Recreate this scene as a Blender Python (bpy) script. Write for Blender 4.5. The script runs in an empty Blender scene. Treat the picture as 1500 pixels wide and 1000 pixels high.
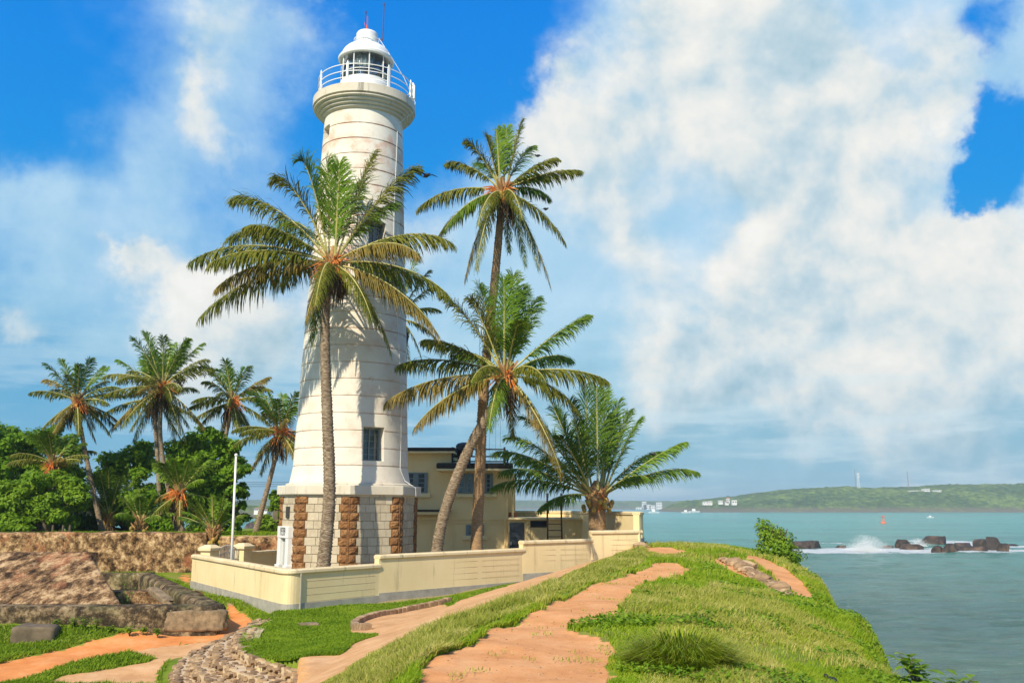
HAZE = 0.00024; EXPO = 0.28
import bpy, math, random
import numpy as np
from mathutils import Vector, Matrix
random.seed(7); RNG = np.random.default_rng(11)
PI = math.pi
sc = bpy.context.scene
COL = sc.collection
# ---------------------------------------------------------------- camera geometry (camera at the origin, looking along +Y, metres)
F = 1350.0; TH = math.atan(241.0 / F)
def el(py): return TH - math.atan((py - 500.0) / F)
def at(px, py, Y=None, z=None):
    """surveying helper: photo direction + known distance (or known ground level) -> metres"""
    t = math.tan(el(py))
    if Y is None: Y = z / t
    Z = Y * t
    d = Y * math.cos(TH) + Z * math.sin(TH)
    return Vector(((px - 750.0) / F * d, Y, Z))
# ---------------------------------------------------------------- noise
def _h(ix, iy, s):
    n = (ix * 374761393 + iy * 668265263 + s * 974634777) & 0x7fffffff
    n = ((n ^ (n >> 13)) * 1274126177) & 0x7fffffff
    return ((n ^ (n >> 16)) & 0xffff) / 65535.0
def vnoise(x, y, s=0):
    x = np.asarray(x, float); y = np.asarray(y, float)
    ix = np.floor(x).astype(np.int64); iy = np.floor(y).astype(np.int64)
    fx = x - ix; fy = y - iy
    fx = fx * fx * (3 - 2 * fx); fy = fy * fy * (3 - 2 * fy)
    a = _h(ix, iy, s); b = _h(ix + 1, iy, s); c = _h(ix, iy + 1, s); d = _h(ix + 1, iy + 1, s)
    return (a * (1 - fx) + b * fx) * (1 - fy) + (c * (1 - fx) + d * fx) * fy
def fbm(x, y, o=4, s=0):
    r = 0; a = .5; t = 0
    for i in range(o):
        r = r + a * vnoise(x * 2 ** i + 17 * i, y * 2 ** i + 31 * i, s + i); t += a; a *= .5
    return r / t - .5
# ---------------------------------------------------------------- tagging
def tag(o, label=None, cat=None, group=None, kind=None):
    if label: o['label'] = label
    if cat: o['category'] = cat
    if group: o['group'] = group
    if kind: o['kind'] = kind
    return o
def empty(name, loc=(0, 0, 0), rz=0, label=None, cat=None, group=None):
    o = bpy.data.objects.new(name, None); COL.objects.link(o)
    o.empty_display_size = .3
    o.location = loc; o.rotation_euler = (0, 0, rz)
    return tag(o, label, cat, group)
def link(o, parent=None):
    COL.objects.link(o)
    if parent is not None: o.parent = parent
    return o
def copy_tree(o, parent=None):
    c = o.copy(); COL.objects.link(c)
    if parent is not None: c.parent = parent
    for ch in list(o.children): copy_tree(ch, c)
    return c
# ---------------------------------------------------------------- mesh builder
class MB:
    def __init__(s, M=None): s.v = []; s.f = []; s.M = M
    def add(s, vs, fs):
        b = len(s.v)
        if s.M is not None: vs = [s.M @ Vector(p) for p in vs]
        s.v += [tuple(p) for p in vs]; s.f += [tuple(i + b for i in f) for f in fs]; return s
    def box(s, x0, x1, y0, y1, z0, z1):
        vs = [(x0,y0,z0),(x1,y0,z0),(x1,y1,z0),(x0,y1,z0),(x0,y0,z1),(x1,y0,z1),(x1,y1,z1),(x0,y1,z1)]
        return s.add(vs, [(0,3,2,1),(4,5,6,7),(0,1,5,4),(1,2,6,5),(2,3,7,6),(3,0,4,7)])
    def obox(s, c, ax, ay, az, hx, hy, hz):
        c = Vector(c); ax = Vector(ax).normalized() * hx; ay = Vector(ay).normalized() * hy; az = Vector(az).normalized() * hz
        vs = [c + ax * i + ay * j + az * k for k in (-1, 1) for (i, j) in ((-1,-1),(1,-1),(1,1),(-1,1))]
        return s.add(vs, [(0,3,2,1),(4,5,6,7),(0,1,5,4),(1,2,6,5),(2,3,7,6),(3,0,4,7)])
    def prism(s, pts, z0, z1):
        """pts: xy polygon counter-clockwise"""
        n = len(pts)
        zz0 = z0 if isinstance(z0, (list, tuple)) else [z0] * n
        zz1 = z1 if isinstance(z1, (list, tuple)) else [z1] * n
        vs = [(p[0], p[1], zz0[i]) for i, p in enumerate(pts)] + [(p[0], p[1], zz1[i]) for i, p in enumerate(pts)]
        fs = [tuple(range(n))[::-1], tuple(range(n, 2 * n))] + [(i, (i + 1) % n, n + (i + 1) % n, n + i) for i in range(n)]
        return s.add(vs, fs)
    def tube(s, pts, r, n=8, cap=True):
        pts = [Vector(p) for p in pts]; m = len(pts)
        rs = r if isinstance(r, (list, tuple)) else [r] * m
        up = Vector((0, 0, 1)); vs = []
        t0 = (pts[1] - pts[0]).normalized()
        a = t0.orthogonal().normalized()
        for i, p in enumerate(pts):
            t = (pts[min(i + 1, m - 1)] - pts[max(i - 1, 0)]).normalized()
            a = (a - t * a.dot(t))
            a = a.normalized() if a.length > 1e-6 else t.orthogonal().normalized()
            b = t.cross(a)
            for k in range(n):
                q = 2 * PI * k / n
                vs.append(p + (a * math.cos(q) + b * math.sin(q)) * rs[i])
        fs = [(i * n + k, i * n + (k + 1) % n, (i + 1) * n + (k + 1) % n, (i + 1) * n + k) for i in range(m - 1) for k in range(n)]
        if cap: fs += [tuple(range(n))[::-1], tuple(range((m - 1) * n, m * n))]
        return s.add(vs, fs)
    def lathe(s, prof, n=48, c=(0, 0), closed=True):
        """prof: [(r,z)] bottom to top"""
        vs = []; m = len(prof)
        for r, z in prof:
            for k in range(n):
                q = 2 * PI * k / n; vs.append((c[0] + r * math.cos(q), c[1] + r * math.sin(q), z))
        fs = [(i * n + k, i * n + (k + 1) % n, (i + 1) * n + (k + 1) % n, (i + 1) * n + k) for i in range(m - 1) for k in range(n)]
        if closed: fs += [tuple(range(n))[::-1], tuple(range((m - 1) * n, m * n))]
        return s.add(vs, fs)
    def ring(s, prof, n=48, c=(0, 0), a0=0, a1=2 * PI):
        """prof: closed (r,z) loop swept round"""
        full = abs(a1 - a0 - 2 * PI) < 1e-6; m = len(prof); N = n if full else n + 1; vs = []
        for k in range(N):
            q = a0 + (a1 - a0) * k / n
            for r, z in prof: vs.append((c[0] + r * math.cos(q), c[1] + r * math.sin(q), z))
        fs = []
        for k in range(n):
            for i in range(m):
                fs.append((k * m + i, ((k + 1) % N) * m + i, ((k + 1) % N) * m + (i + 1) % m, k * m + (i + 1) % m))
        if not full: fs += [tuple(range(m)), tuple(range((N - 1) * m, N * m))[::-1]]
        return s.add(vs, fs)
    def ball(s, c, r, n=8, m=6, sq=(1, 1, 1), jit=0):
        vs = [(c[0], c[1], c[2] - r * sq[2])]
        for i in range(1, m):
            a = -PI / 2 + PI * i / m
            for k in range(n):
                q = 2 * PI * k / n; j = 1 + random.uniform(-jit, jit)
                vs.append((c[0] + r * sq[0] * j * math.cos(a) * math.cos(q), c[1] + r * sq[1] * j * math.cos(a) * math.sin(q), c[2] + r * sq[2] * j * math.sin(a)))
        vs.append((c[0], c[1], c[2] + r * sq[2]))
        L = len(vs) - 1
        fs = [(0, 1 + (k + 1) % n, 1 + k) for k in range(n)]
        for i in range(m - 2):
            fs += [(1 + i * n + k, 1 + i * n + (k + 1) % n, 1 + (i + 1) * n + (k + 1) % n, 1 + (i + 1) * n + k) for k in range(n)]
        fs += [(L, 1 + (m - 2) * n + k, 1 + (m - 2) * n + (k + 1) % n) for k in range(n)]
        return s.add(vs, fs)
    def sweep(s, path, prof, closed_prof=True):
        """profile (offset to the right of travel, z above path z) along an xy(z) polyline, mitred"""
        P = [Vector(p) for p in path]; n = len(P); m = len(prof); vs = []
        for i, p in enumerate(P):
            d0 = (P[i] - P[i - 1]) if i > 0 else (P[1] - P[0]); d1 = (P[i + 1] - P[i]) if i < n - 1 else d0
            d0 = Vector((d0.x, d0.y, 0)).normalized(); d1 = Vector((d1.x, d1.y, 0)).normalized()
            n0 = Vector((d0.y, -d0.x, 0)); n1 = Vector((d1.y, -d1.x, 0)); nn = (n0 + n1).normalized(); k = 1 / max(.4, nn.dot(n0))
            for o, z in prof: vs.append(p + nn * (o * k) + Vector((0, 0, z)))
        fs = []
        for i in range(n - 1):
            for j in range(m): fs.append((i * m + j, i * m + (j + 1) % m, (i + 1) * m + (j + 1) % m, (i + 1) * m + j))
        fs += [tuple(range(m))[::-1], tuple(range((n - 1) * m, n * m))]
        return s.add(vs, fs)
    def build(s, name, mat, parent=None, smooth=False, bevel=0, seg=2):
        me = bpy.data.meshes.new(name); me.from_pydata(s.v, [], s.f)
        me.materials.append(mat)
        import bmesh
        bm = bmesh.new(); bm.from_mesh(me); bmesh.ops.recalc_face_normals(bm, faces=bm.faces); bm.to_mesh(me); bm.free()
        if smooth: me.shade_smooth()
        o = bpy.data.objects.new(name, me)
        if bevel:
            b = o.modifiers.new('bevel', 'BEVEL'); b.width = bevel; b.segments = seg; b.limit_method = 'ANGLE'; b.angle_limit = math.radians(40)
        return link(o, parent)
def np_mesh(name, V, Fq, mat, parent=None, smooth=False):
    """V (n,3) array, Fq (m,k) array of quads or tris"""
    V = np.asarray(V, np.float32); Fq = np.asarray(Fq, np.int32)
    me = bpy.data.meshes.new(name); m, k = Fq.shape
    me.vertices.add(len(V)); me.vertices.foreach_set('co', V.ravel())
    me.loops.add(m * k); me.loops.foreach_set('vertex_index', Fq.ravel())
    me.polygons.add(m); me.polygons.foreach_set('loop_start', np.arange(0, m * k, k, dtype=np.int32))
    try: me.polygons.foreach_set('loop_total', np.full(m, k, np.int32))
    except Exception: pass
    me.update(calc_edges=True); me.validate()
    me.materials.append(mat)
    if smooth: me.shade_smooth()
    return link(bpy.data.objects.new(name, me), parent)
def set_attr(o, name, arr):
    a = o.data.attributes.new(name, 'FLOAT', 'POINT'); a.data.foreach_set('value', np.asarray(arr, np.float32))
# ---------------------------------------------------------------- materials
def newmat(name):
    m = bpy.data.materials.new(name); m.use_nodes = True; nt = m.node_tree; nt.nodes.clear(); return m, nt
class N:
    def __init__(s, nt): s.nt = nt; s.L = nt.links
    def n(s, t, **k):
        o = s.nt.nodes.new(t)
        for a, b in k.items(): setattr(o, a, b)
        return o
    def val(s, sock, v):
        if hasattr(v, 'is_output') or isinstance(v, bpy.types.NodeSocket): s.L.new(v, sock)
        else: sock.default_value = v
    def noise(s, vec, scale, detail=4, rough=.55, dist=0, dim='3D'):
        o = s.n('ShaderNodeTexNoise'); o.inputs['Scale'].default_value = scale; o.inputs['Detail'].default_value = detail
        o.inputs['Roughness'].default_value = rough; o.inputs['Distortion'].default_value = dist
        if vec is not None: s.L.new(vec, o.inputs['Vector'])
        return o.outputs['Fac']
    def voro(s, vec, scale, feature='F1', out='Distance', rnd=1):
        o = s.n('ShaderNodeTexVoronoi', feature=feature); o.inputs['Scale'].default_value = scale; o.inputs['Randomness'].default_value = rnd
        if vec is not None: s.L.new(vec, o.inputs['Vector'])
        return o.outputs[out]
    def ramp(s, fac, stops, interp='LINEAR'):
        o = s.n('ShaderNodeValToRGB'); r = o.color_ramp; r.interpolation = interp
        while len(r.elements) < len(stops): r.elements.new(.5)
        for e, (p, c) in zip(r.elements, stops):
            e.position = p
            if not isinstance(c, (tuple, list)): c = (c, c, c)
            e.color = (*c[:3], 1)
        s.L.new(fac, o.inputs[0]); return o.outputs[0]
    def math(s, op, a, b=None, c=None, clamp=False):
        o = s.n('ShaderNodeMath', operation=op); o.use_clamp = clamp
        s.val(o.inputs[0], a)
        if b is not None: s.val(o.inputs[1], b)
        if c is not None: s.val(o.inputs[2], c)
        return o.outputs[0]
    def vmath(s, op, a, b=None):
        o = s.n('ShaderNodeVectorMath', operation=op); s.val(o.inputs[0], a)
        if b is not None: s.val(o.inputs[1], b)
        return o
    def mix(s, f, a, b, blend='MIX'):
        o = s.n('ShaderNodeMix', data_type='RGBA', blend_type=blend)
        s.val(o.inputs[0], f)
        for i, x in ((6, a), (7, b)):
            if isinstance(x, tuple): x = (*x[:3], 1)
            s.val(o.inputs[i], x)
        return o.outputs[2]
    def smooth(s, x, lo, hi):
        o = s.n('ShaderNodeMapRange', interpolation_type='SMOOTHSTEP'); s.val(o.inputs[0], x)
        o.inputs[1].default_value = lo; o.inputs[2].default_value = hi; return o.outputs[0]
    def mapping(s, vec, scale=(1, 1, 1), rot=(0, 0, 0), loc=(0, 0, 0)):
        o = s.n('ShaderNodeMapping'); o.inputs['Scale'].default_value = scale; o.inputs['Rotation'].default_value = rot; o.inputs['Location'].default_value = loc
        s.L.new(vec, o.inputs[0]); return o.outputs[0]
    def bump(s, h, strength=.5, dist=.05, normal=None):
        o = s.n('ShaderNodeBump'); o.inputs['Strength'].default_value = strength; o.inputs['Distance'].default_value = dist
        s.L.new(h, o.inputs['Height'])
        if normal is not None: s.L.new(normal, o.inputs['Normal'])
        return o.outputs[0]
    def out(s, color, rough=.8, normal=None, metal=0, spec=.5, **kw):
        b = s.n('ShaderNodeBsdfPrincipled'); o = s.n('ShaderNodeOutputMaterial')
        if isinstance(color, tuple): color = (*color[:3], 1)
        s.val(b.inputs['Base Color'], color); s.val(b.inputs['Roughness'], rough); s.val(b.inputs['Metallic'], metal)
        b.inputs['Specular IOR Level'].default_value = spec
        if normal is not None: s.L.new(normal, b.inputs['Normal'])
        for k, v in kw.items(): s.val(b.inputs[k], v)
        s.L.new(b.outputs[0], o.inputs[0]); return b, o
    def coord(s, w='Object'): return s.n('ShaderNodeTexCoord').outputs[w]
    def pos(s): return s.n('ShaderNodeNewGeometry').outputs['Position']
def M_plain(name, col, rough=.6, metal=0, var=.15, scale=3, bump=.1, spec=.4):
    m, nt = newmat(name); g = N(nt); p = g.coord()
    a = g.noise(p, scale, 6, .65); c = tuple(x * (1 - var) for x in col); d = tuple(min(1, x * (1 + var)) for x in col)
    b = g.noise(p, scale * 12, 4, .6)
    g.out(g.ramp(a, [(.3, c), (.7, d)]), rough, g.bump(b, bump, .02), metal, spec); return m
def M_leaf(name, stops, rough=.5, trans=.3, scale=.7, spec=.12):
    """foliage: colour varies from clump to clump and leaf to leaf; lets some light through"""
    m, nt = newmat(name); g = N(nt); p = g.pos()
    a = g.noise(p, scale, 2, .5); b = g.noise(p, scale * 14, 1, .5)
    f = g.math('ADD', g.math('MULTIPLY', a, .5), g.math('MULTIPLY', b, .5))
    c = g.ramp(f, stops)
    bs = g.n('ShaderNodeBsdfPrincipled'); nt.links.new(c, bs.inputs['Base Color']); bs.inputs['Roughness'].default_value = rough
    bs.inputs['Specular IOR Level'].default_value = spec
    t = g.n('ShaderNodeBsdfTranslucent'); tc = g.mix(1.0, c, (1.0, 1.0, .45), 'MULTIPLY'); nt.links.new(tc, t.inputs[0])
    mx = g.n('ShaderNodeMixShader'); mx.inputs[0].default_value = trans
    nt.links.new(bs.outputs[0], mx.inputs[1]); nt.links.new(t.outputs[0], mx.inputs[2])
    o = g.n('ShaderNodeOutputMaterial'); nt.links.new(mx.outputs[0], o.inputs[0]); return m

MAT = {}
def mk():
    # yellow-cream painted render with damp stains
    def paint(name, c0, c1, stain, amt=.5, zgroove=None, nscale=1.0):
        m, nt = newmat(name); g = N(nt); p = g.pos()
        big = g.noise(p, .55 * nscale, 6, .6); fine = g.noise(p, 9, 6, .7)
        col = g.ramp(big, [(.35, c0), (.65, c1)])
        drip = g.noise(g.mapping(p, (2.2, 2.2, .28)), 1.6, 6, .7)
        st = g.math('MULTIPLY', g.smooth(drip, .54, .72), amt)
        col = g.mix(st, col, stain)
        sp = g.smooth(g.noise(p, 22, 5, .8), .66, .74)
        col = g.mix(g.math('MULTIPLY', sp, amt * .7), col, stain)
        h = g.math('ADD', fine, g.math('MULTIPLY', g.noise(p, 60, 3), .3))
        g.out(col, .85, g.bump(h, .25, .02), 0, .25); return m
    MAT['yellow'] = paint('cream_paint', (.76, .60, .32), (.83, .68, .39), (.44, .35, .21), .6)
    MAT['coping'] = paint('weathered_coping', (.68, .54, .31), (.76, .63, .40), (.20, .17, .10), .85, nscale=2)
    MAT['house'] = paint('ochre_render', (.80, .60, .30), (.85, .66, .35), (.50, .36, .18), .35)
    MAT['white_tower'] = None
    MAT['slab'] = paint('pale_concrete', (.62, .55, .44), (.72, .66, .55), (.25, .23, .19), .8)
    MAT['plinth'] = M_plain('grey_plinth', (.36, .34, .29), .9, 0, .25, 2.5, .3)
    MAT['white'] = M_plain('white_paint', (.80, .80, .78), .45, 0, .05, 2, .05)
    MAT['black'] = M_plain('black_metal', (.018, .018, .02), .5, 0, .2, 3)
    MAT['tar'] = M_plain('black_felt', (.03, .028, .026), .8, 0, .4, 3, .3)
    MAT['door'] = M_plain('dark_door', (.035, .045, .06), .45, 0, .15, 3)
    MAT['grey_frame'] = M_plain('grey_blue_frame', (.17, .22, .235), .5, 0, .1, 3)
    MAT['red'] = M_plain('red_paint', (.55, .04, .03), .5, 0, .1, 3)
    MAT['rust'] = M_plain('rusty', (.12, .05, .025), .8, 0, .3, 6)
    MAT['plaque'] = M_plain('plaque', (.05, .045, .04), .5, 0, .2, 6)
    MAT['tank'] = M_plain('tank', (.03, .03, .032), .4, 0, .2, 2)
    m, nt = newmat('window_glass'); g = N(nt)
    g.out((.03, .05, .06), .08, None, 0, .8); MAT['pane'] = m
    m, nt = newmat('lantern_glass'); g = N(nt)
    gl = g.n('ShaderNodeBsdfGlossy'); gl.inputs['Roughness'].default_value = .03; gl.inputs[0].default_value = (.9, .95, 1, 1)
    tr = g.n('ShaderNodeBsdfTransparent'); tr.inputs[0].default_value = (.86, .9, .9, 1)
    mx = g.n('ShaderNodeMixShader'); lw = g.n('ShaderNodeFresnel'); lw.inputs[0].default_value = 1.5
    nt.links.new(lw.outputs[0], mx.inputs[0]); nt.links.new(tr.outputs[0], mx.inputs[1]); nt.links.new(gl.outputs[0], mx.inputs[2])
    o = g.n('ShaderNodeOutputMaterial'); nt.links.new(mx.outputs[0], o.inputs[0]); MAT['glass'] = m
    MAT['lens'] = M_plain('lantern_curtain', (.42, .42, .38), .3, 0, .1, 2)
    # whitewashed tower with pink-brown bleed along the course joints
    m, nt = newmat('tower_whitewash'); g = N(nt); p = g.coord()
    sx = g.n('ShaderNodeSeparateXYZ'); nt.links.new(p, sx.inputs[0]); z = sx.outputs[2]
    big = g.noise(p, .6, 7, .6); mid = g.noise(p, 2.6, 8, .72)
    col = g.ramp(big, [(.3, (.73, .66, .55)), (.7, (.83, .79, .70))])
    # joint course every .74 m
    ph = g.math('FRACT', g.math('DIVIDE', g.math('ADD', z, 40 * .74 - .95 - 3.3), .74))
    dj = g.math('MINIMUM', ph, g.math('SUBTRACT', 1.0, ph))
    hi = g.smooth(z, 9, 14)
    bleed = g.math('MULTIPLY', g.math('SUBTRACT', 1.0, g.smooth(ph, .0, .35)), g.smooth(mid, .45, .7))
    col = g.mix(g.math('MULTIPLY', bleed, .5), col, (.55, .36, .25))
    pink = g.math('MULTIPLY', g.smooth(g.noise(p, 1.1, 7, .65), .47, .68), g.math('ADD', g.math('MULTIPLY', hi, .5), .32))
    col = g.mix(pink, col, (.66, .42, .30))
    flake = g.smooth(g.noise(p, 1.3, 8, .7, .6), .64, .67)
    col = g.mix(g.math('MULTIPLY', flake, .5), col, (.62, .33, .19))
    jl = g.math('SUBTRACT', 1.0, g.smooth(dj, .022, .05))
    col = g.mix(g.math('MULTIPLY', jl, g.math('MULTIPLY', g.smooth(g.noise(p, .9, 5, .6), .36, .60), g.math('ADD', g.math('MULTIPLY', hi, .55), .36))), col, (.42, .20, .12))
    spk = g.smooth(g.noise(p, 14, 6, .8), .62, .7); col = g.mix(g.math('MULTIPLY', spk, .5), col, (.42, .34, .26))
    drip = g.smooth(g.noise(g.mapping(p, (2.5, 2.5, .2)), 1.5, 6, .7), .58, .8); col = g.mix(g.math('MULTIPLY', drip, .35), col, (.45, .4, .33))
    h = g.math('SUBTRACT', g.noise(p, 7, 7, .7), g.math('MULTIPLY', jl, .6))
    g.out(col, .85, g.bump(h, .35, .03), 0, .2); MAT['tower'] = m
    # ashlar blocks and brown rock-faced quoins
    m, nt = newmat('grey_ashlar'); g = N(nt)
    oi = g.n('ShaderNodeAttribute', attribute_name='blk'); p = g.coord()
    col = g.ramp(oi.outputs['Fac'], [(0, (.42, .35, .24)), (.5, (.55, .47, .34)), (1, (.68, .60, .46))])
    n1 = g.noise(p, 5, 7, .7); col = g.mix(.45, col, g.ramp(n1, [(.3, (.36, .28, .18)), (.7, (.66, .58, .44))]))
    g.out(col, .9, g.bump(g.noise(p, 18, 6, .7), .4, .02), 0, .2); MAT['ashlar'] = m
    m, nt = newmat('brown_quoin'); g = N(nt); p = g.coord()
    n1 = g.noise(p, 4, 7, .7); col = g.ramp(n1, [(.3, (.13, .06, .028)), (.5, (.26, .125, .05)), (.72, (.42, .24, .11))])
    g.out(col, .92, g.bump(g.noise(p, 9, 6, .65), .9, .06), 0, .2); MAT['quoin'] = m
    MAT['mortar'] = M_plain('lime_mortar', (.58, .44, .28), .95, 0, .15, 3, .2)
    # old fort masonry
    for MN, FM in (('fort', (1, 1, 1)), ('fort_ramp', (1.15, .62, 1))):
        m, nt = newmat('fort_masonry'); g = N(nt); p = g.pos()
        p = g.mapping(p, FM); w = g.noise(p, .35, 5, .6); a = g.noise(p, 2.0, 10, .78); b = g.noise(p, 6.5, 8, .8, .4)
        col = g.ramp(a, [(.40, (.03, .018, .010)), (.465, (.15, .085, .04)), (.52, (.34, .20, .095)), (.575, (.60, .40, .21)), (.66, (.76, .56, .35))])
        col = g.mix(g.math('MULTIPLY', g.smooth(b, .54, .66), .75), col, (.07, .055, .04))
        lime = g.smooth(g.noise(p, 2.6, 9, .8, .8), .56, .63); col = g.mix(g.math('MULTIPLY', lime, .4), col, (.62, .45, .28))
        br = g.math('MULTIPLY', g.smooth(w, .5, .6), g.smooth(g.noise(p, 1.1, 7, .7), .5, .6)); col = g.mix(g.math('MULTIPLY', br, .45), col, (.48, .17, .08))
        vs = g.voro(g.mapping(p, (1, 1, 1.6)), 4.2, 'DISTANCE_TO_EDGE')
        col = g.mix(g.math('MULTIPLY', g.smooth(g.noise(p, 14, 6, .8), .60, .68), .6), col, (.06, .04, .03))
        h = g.noise(p, 3, 10, .78)
        g.out(col, .95, g.bump(h, 1.0, .12), 0, .15); MAT[MN] = m
    m, nt = newmat('mossy_dark_masonry'); g = N(nt); p = g.pos()
    a = g.noise(p, 1.8, 10, .8); b = g.noise(p, 5, 8, .8)
    col = g.ramp(a, [(.40, (.025, .020, .013)), (.49, (.09, .065, .038)), (.55, (.26, .18, .10)), (.63, (.55, .41, .26))])
    col = g.mix(g.math('MULTIPLY', g.smooth(b, .58, .64), .6), col, (.50, .39, .27))
    col = g.mix(g.math('MULTIPLY', g.smooth(g.noise(p, .9, 5), .52, .62), .4), col, (.10, .115, .04))
    g.out(col, .95, g.bump(g.noise(p, 4, 9, .75), 1.0, .1), 0, .15); MAT['fort_dark'] = m
    # rubble stones
    m, nt = newmat('rubble_stone'); g = N(nt); p = g.pos()
    oi = g.n('ShaderNodeAttribute', attribute_name='blk')
    col = g.ramp(oi.outputs['Fac'], [(0, (.14, .075, .035)), (.5, (.36, .22, .11)), (1, (.62, .43, .24))])
    col = g.mix(.4, col, g.ramp(g.noise(p, 6, 7, .7), [(.35, (.10, .08, .06)), (.65, (.52, .38, .25))]))
    g.out(col, .93, g.bump(g.noise(p, 16, 6, .7), .6, .03), 0, .2); MAT['stone'] = m
    m, nt = newmat('sea_rock'); g = N(nt); p = g.pos()
    n1 = g.noise(p, .35, 9, .7); col = g.ramp(n1, [(.35, (.020, .016, .014)), (.5, (.05, .036, .027)), (.6, (.13, .08, .05)), (.72, (.24, .15, .09))])
    g.out(col, .6, g.bump(g.noise(p, .8, 9, .7), .8, .5), 0, .4); MAT['searock'] = m
    # trunks
    m, nt = newmat('palm_bark'); g = N(nt); p = g.coord()
    a = g.noise(g.mapping(p, (3, 3, 14)), 2.2, 7, .7); col = g.ramp(a, [(.36, (.07, .045, .028)), (.5, (.24, .175, .115)), (.64, (.48, .39, .28))])
    col = g.mix(g.math('MULTIPLY', g.smooth(g.noise(p, 2.2, 7, .75), .58, .66), .5), col, (.50, .44, .34))
    g.out(col, .92, g.bump(a, .8, .04), 0, .2); MAT['bark'] = m
    m, nt = newmat('orange_bark'); g = N(nt); p = g.coord()
    a = g.noise(g.mapping(p, (3, 3, 10)), 2.5, 7, .7); col = g.ramp(a, [(.3, (.16, .10, .055)), (.5, (.34, .21, .11)), (.7, (.50, .33, .18))])
    g.out(col, .92, g.bump(a, .8, .04), 0, .2); MAT['bark2'] = m
    MAT['wood'] = M_plain('grey_bark', (.13, .10, .07), .9, 0, .35, 3, .5)
    MAT['sheath'] = M_plain('fibre_sheath', (.36, .20, .08), .9, 0, .45, 5, .6)
    MAT['rachis'] = M_plain('frond_rib', (.42, .38, .12), .6, 0, .2, 2)
    MAT['flower'] = M_plain('orange_flower', (.66, .20, .035), .7, 0, .3, 5, .3)
    MAT['coconut'] = M_plain('coconut', (.36, .24, .045), .5, 0, .35, 2, .1)
    MAT['deadfibre'] = M_plain('dead_fibre', (.085, .055, .03), .95, 0, .45, 3, .5)
    MAT['frond_y'] = M_leaf('young_frond', [(.3, (.10, .20, .015)), (.5, (.17, .30, .022)), (.7, (.29, .40, .04))], .42, .35)
    MAT['frond'] = M_leaf('mature_frond', [(.3, (.05, .075, .008)), (.5, (.13, .15, .016)), (.7, (.30, .27, .04))], .55, .25)
    MAT['frond_g'] = M_leaf('deep_green_frond', [(.3, (.045, .10, .010)), (.5, (.10, .19, .016)), (.7, (.23, .30, .028))], .5, .28)
    MAT['frond_o'] = M_leaf('old_frond', [(.3, (.10, .085, .018)), (.5, (.21, .165, .035)), (.7, (.40, .27, .08))], .55, .22)
    MAT['leafA'] = M_leaf('broad_leaf', [(.3, (.08, .18, .012)), (.5, (.16, .31, .018)), (.72, (.33, .47, .035))], .45, .4, .5)
    MAT['leafB'] = M_leaf('yellow_green_leaf', [(.3, (.09, .18, .013)), (.5, (.19, .33, .022)), (.7, (.38, .50, .05))], .45, .42, 1.2)
    MAT['grassA'] = M_leaf('lawn_blades', [(.28, (.10, .19, .010)), (.5, (.19, .30, .015)), (.72, (.32, .42, .035))], .55, .35, .9)
    MAT['grassB'] = M_leaf('dry_tall_blades', [(.25, (.19, .24, .025)), (.5, (.38, .38, .07)), (.72, (.68, .56, .24))], .6, .3, 1.5)
    MAT['grassC'] = M_leaf('lush_blades', [(.25, (.13, .25, .010)), (.5, (.25, .36, .018)), (.72, (.46, .48, .06))], .5, .35, .6)
    # foam
    MAT['foam'] = M_plain('foam', (.85, .87, .87), .6, 0, .05, 1, .5)
    MAT['townwhite'] = M_plain('far_white_wall', (.78, .77, .74), .7, 0, .04, .05)
    MAT['towngrey'] = M_plain('far_dark_window', (.12, .14, .16), .5, 0, .04, .05)
    MAT['townroof'] = M_plain('far_tile_roof', (.42, .22, .15), .8, 0, .1, .05)
    MAT['steel'] = M_plain('mast_steel', (.32, .30, .32), .5, .3, .1, 1)
    MAT['crow'] = M_plain('crow_black', (.012, .012, .014), .5, 0, .2, 5)
    MAT['orangeboat'] = M_plain('orange_buoy', (.75, .16, .05), .5, 0, .1, 1)
mk()
MAT['stone_g'] = M_plain('grey_block', (.15, .115, .075), .95, 0, .4, 3, .6)
MAT['stone_t'] = M_plain('tan_stone', (.25, .18, .105), .95, 0, .6, 5, .8)
# ================================================================ TERRAIN
SEA = -10.0
def pl(pts): return [tuple(at(*p[:2], z=p[2])) for p in pts]
SL = [(-2.9, 4, -2.9), (-3.3, 11, -2.9)] + pl([(430,1000,-2.9),(520,945,-3.0),(580,915,-3.08),(640,893,-3.12),(700,872,-3.05),(760,852,-2.95),(870,822,-2.3),(945,798,-1.75)])
SR = [(-1.9, 4, -2.5)] + pl([(485,1000,-2.5),(560,950,-2.4),(640,915,-2.3),(720,885,-2.2),(800,855,-2.0),(880,820,-1.8),(940,803,-1.72)])
PLn = [(-.2, 4, -1.65)] + pl([(610,1000,-1.65),(680,950,-1.65),(760,905,-1.65),(850,870,-1.65),(960,825,-1.66)]) + [(6.3, 40, -1.72)]
CL = [(3.6, 4, -2.0)] + pl([(1320,1000,-2.2),(1290,958,-2.3),(1250,905,-2.35),(1200,855,-2.25),(1150,815,-2.1)]) + [(13.2, 44, -2.2)]
def ix(L, Y):
    a = np.array(sorted([(p[1], p[0]) for p in L])); r = np.interp(Y, a[:, 0], a[:, 1])
    return r + (fbm(np.asarray(Y, float) * .55, np.asarray(Y, float) * 0 + 2, 4, 51) * 1.1 if L is CL else 0)
def iz(L, Y): a = np.array(sorted([(p[1], p[2]) for p in L])); return np.interp(Y, a[:, 0], a[:, 1])
LAWN = [tuple(at(px, py, z=-3.3)) for px, py in ((374,909),(352,925),(345,940),(352,955),(378,966),(436,984),(438,1000),(438,1030))]
def lawn_x(Y): return np.where(Y > LAWN[0][1], -7.55, ix(LAWN, Y))
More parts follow.
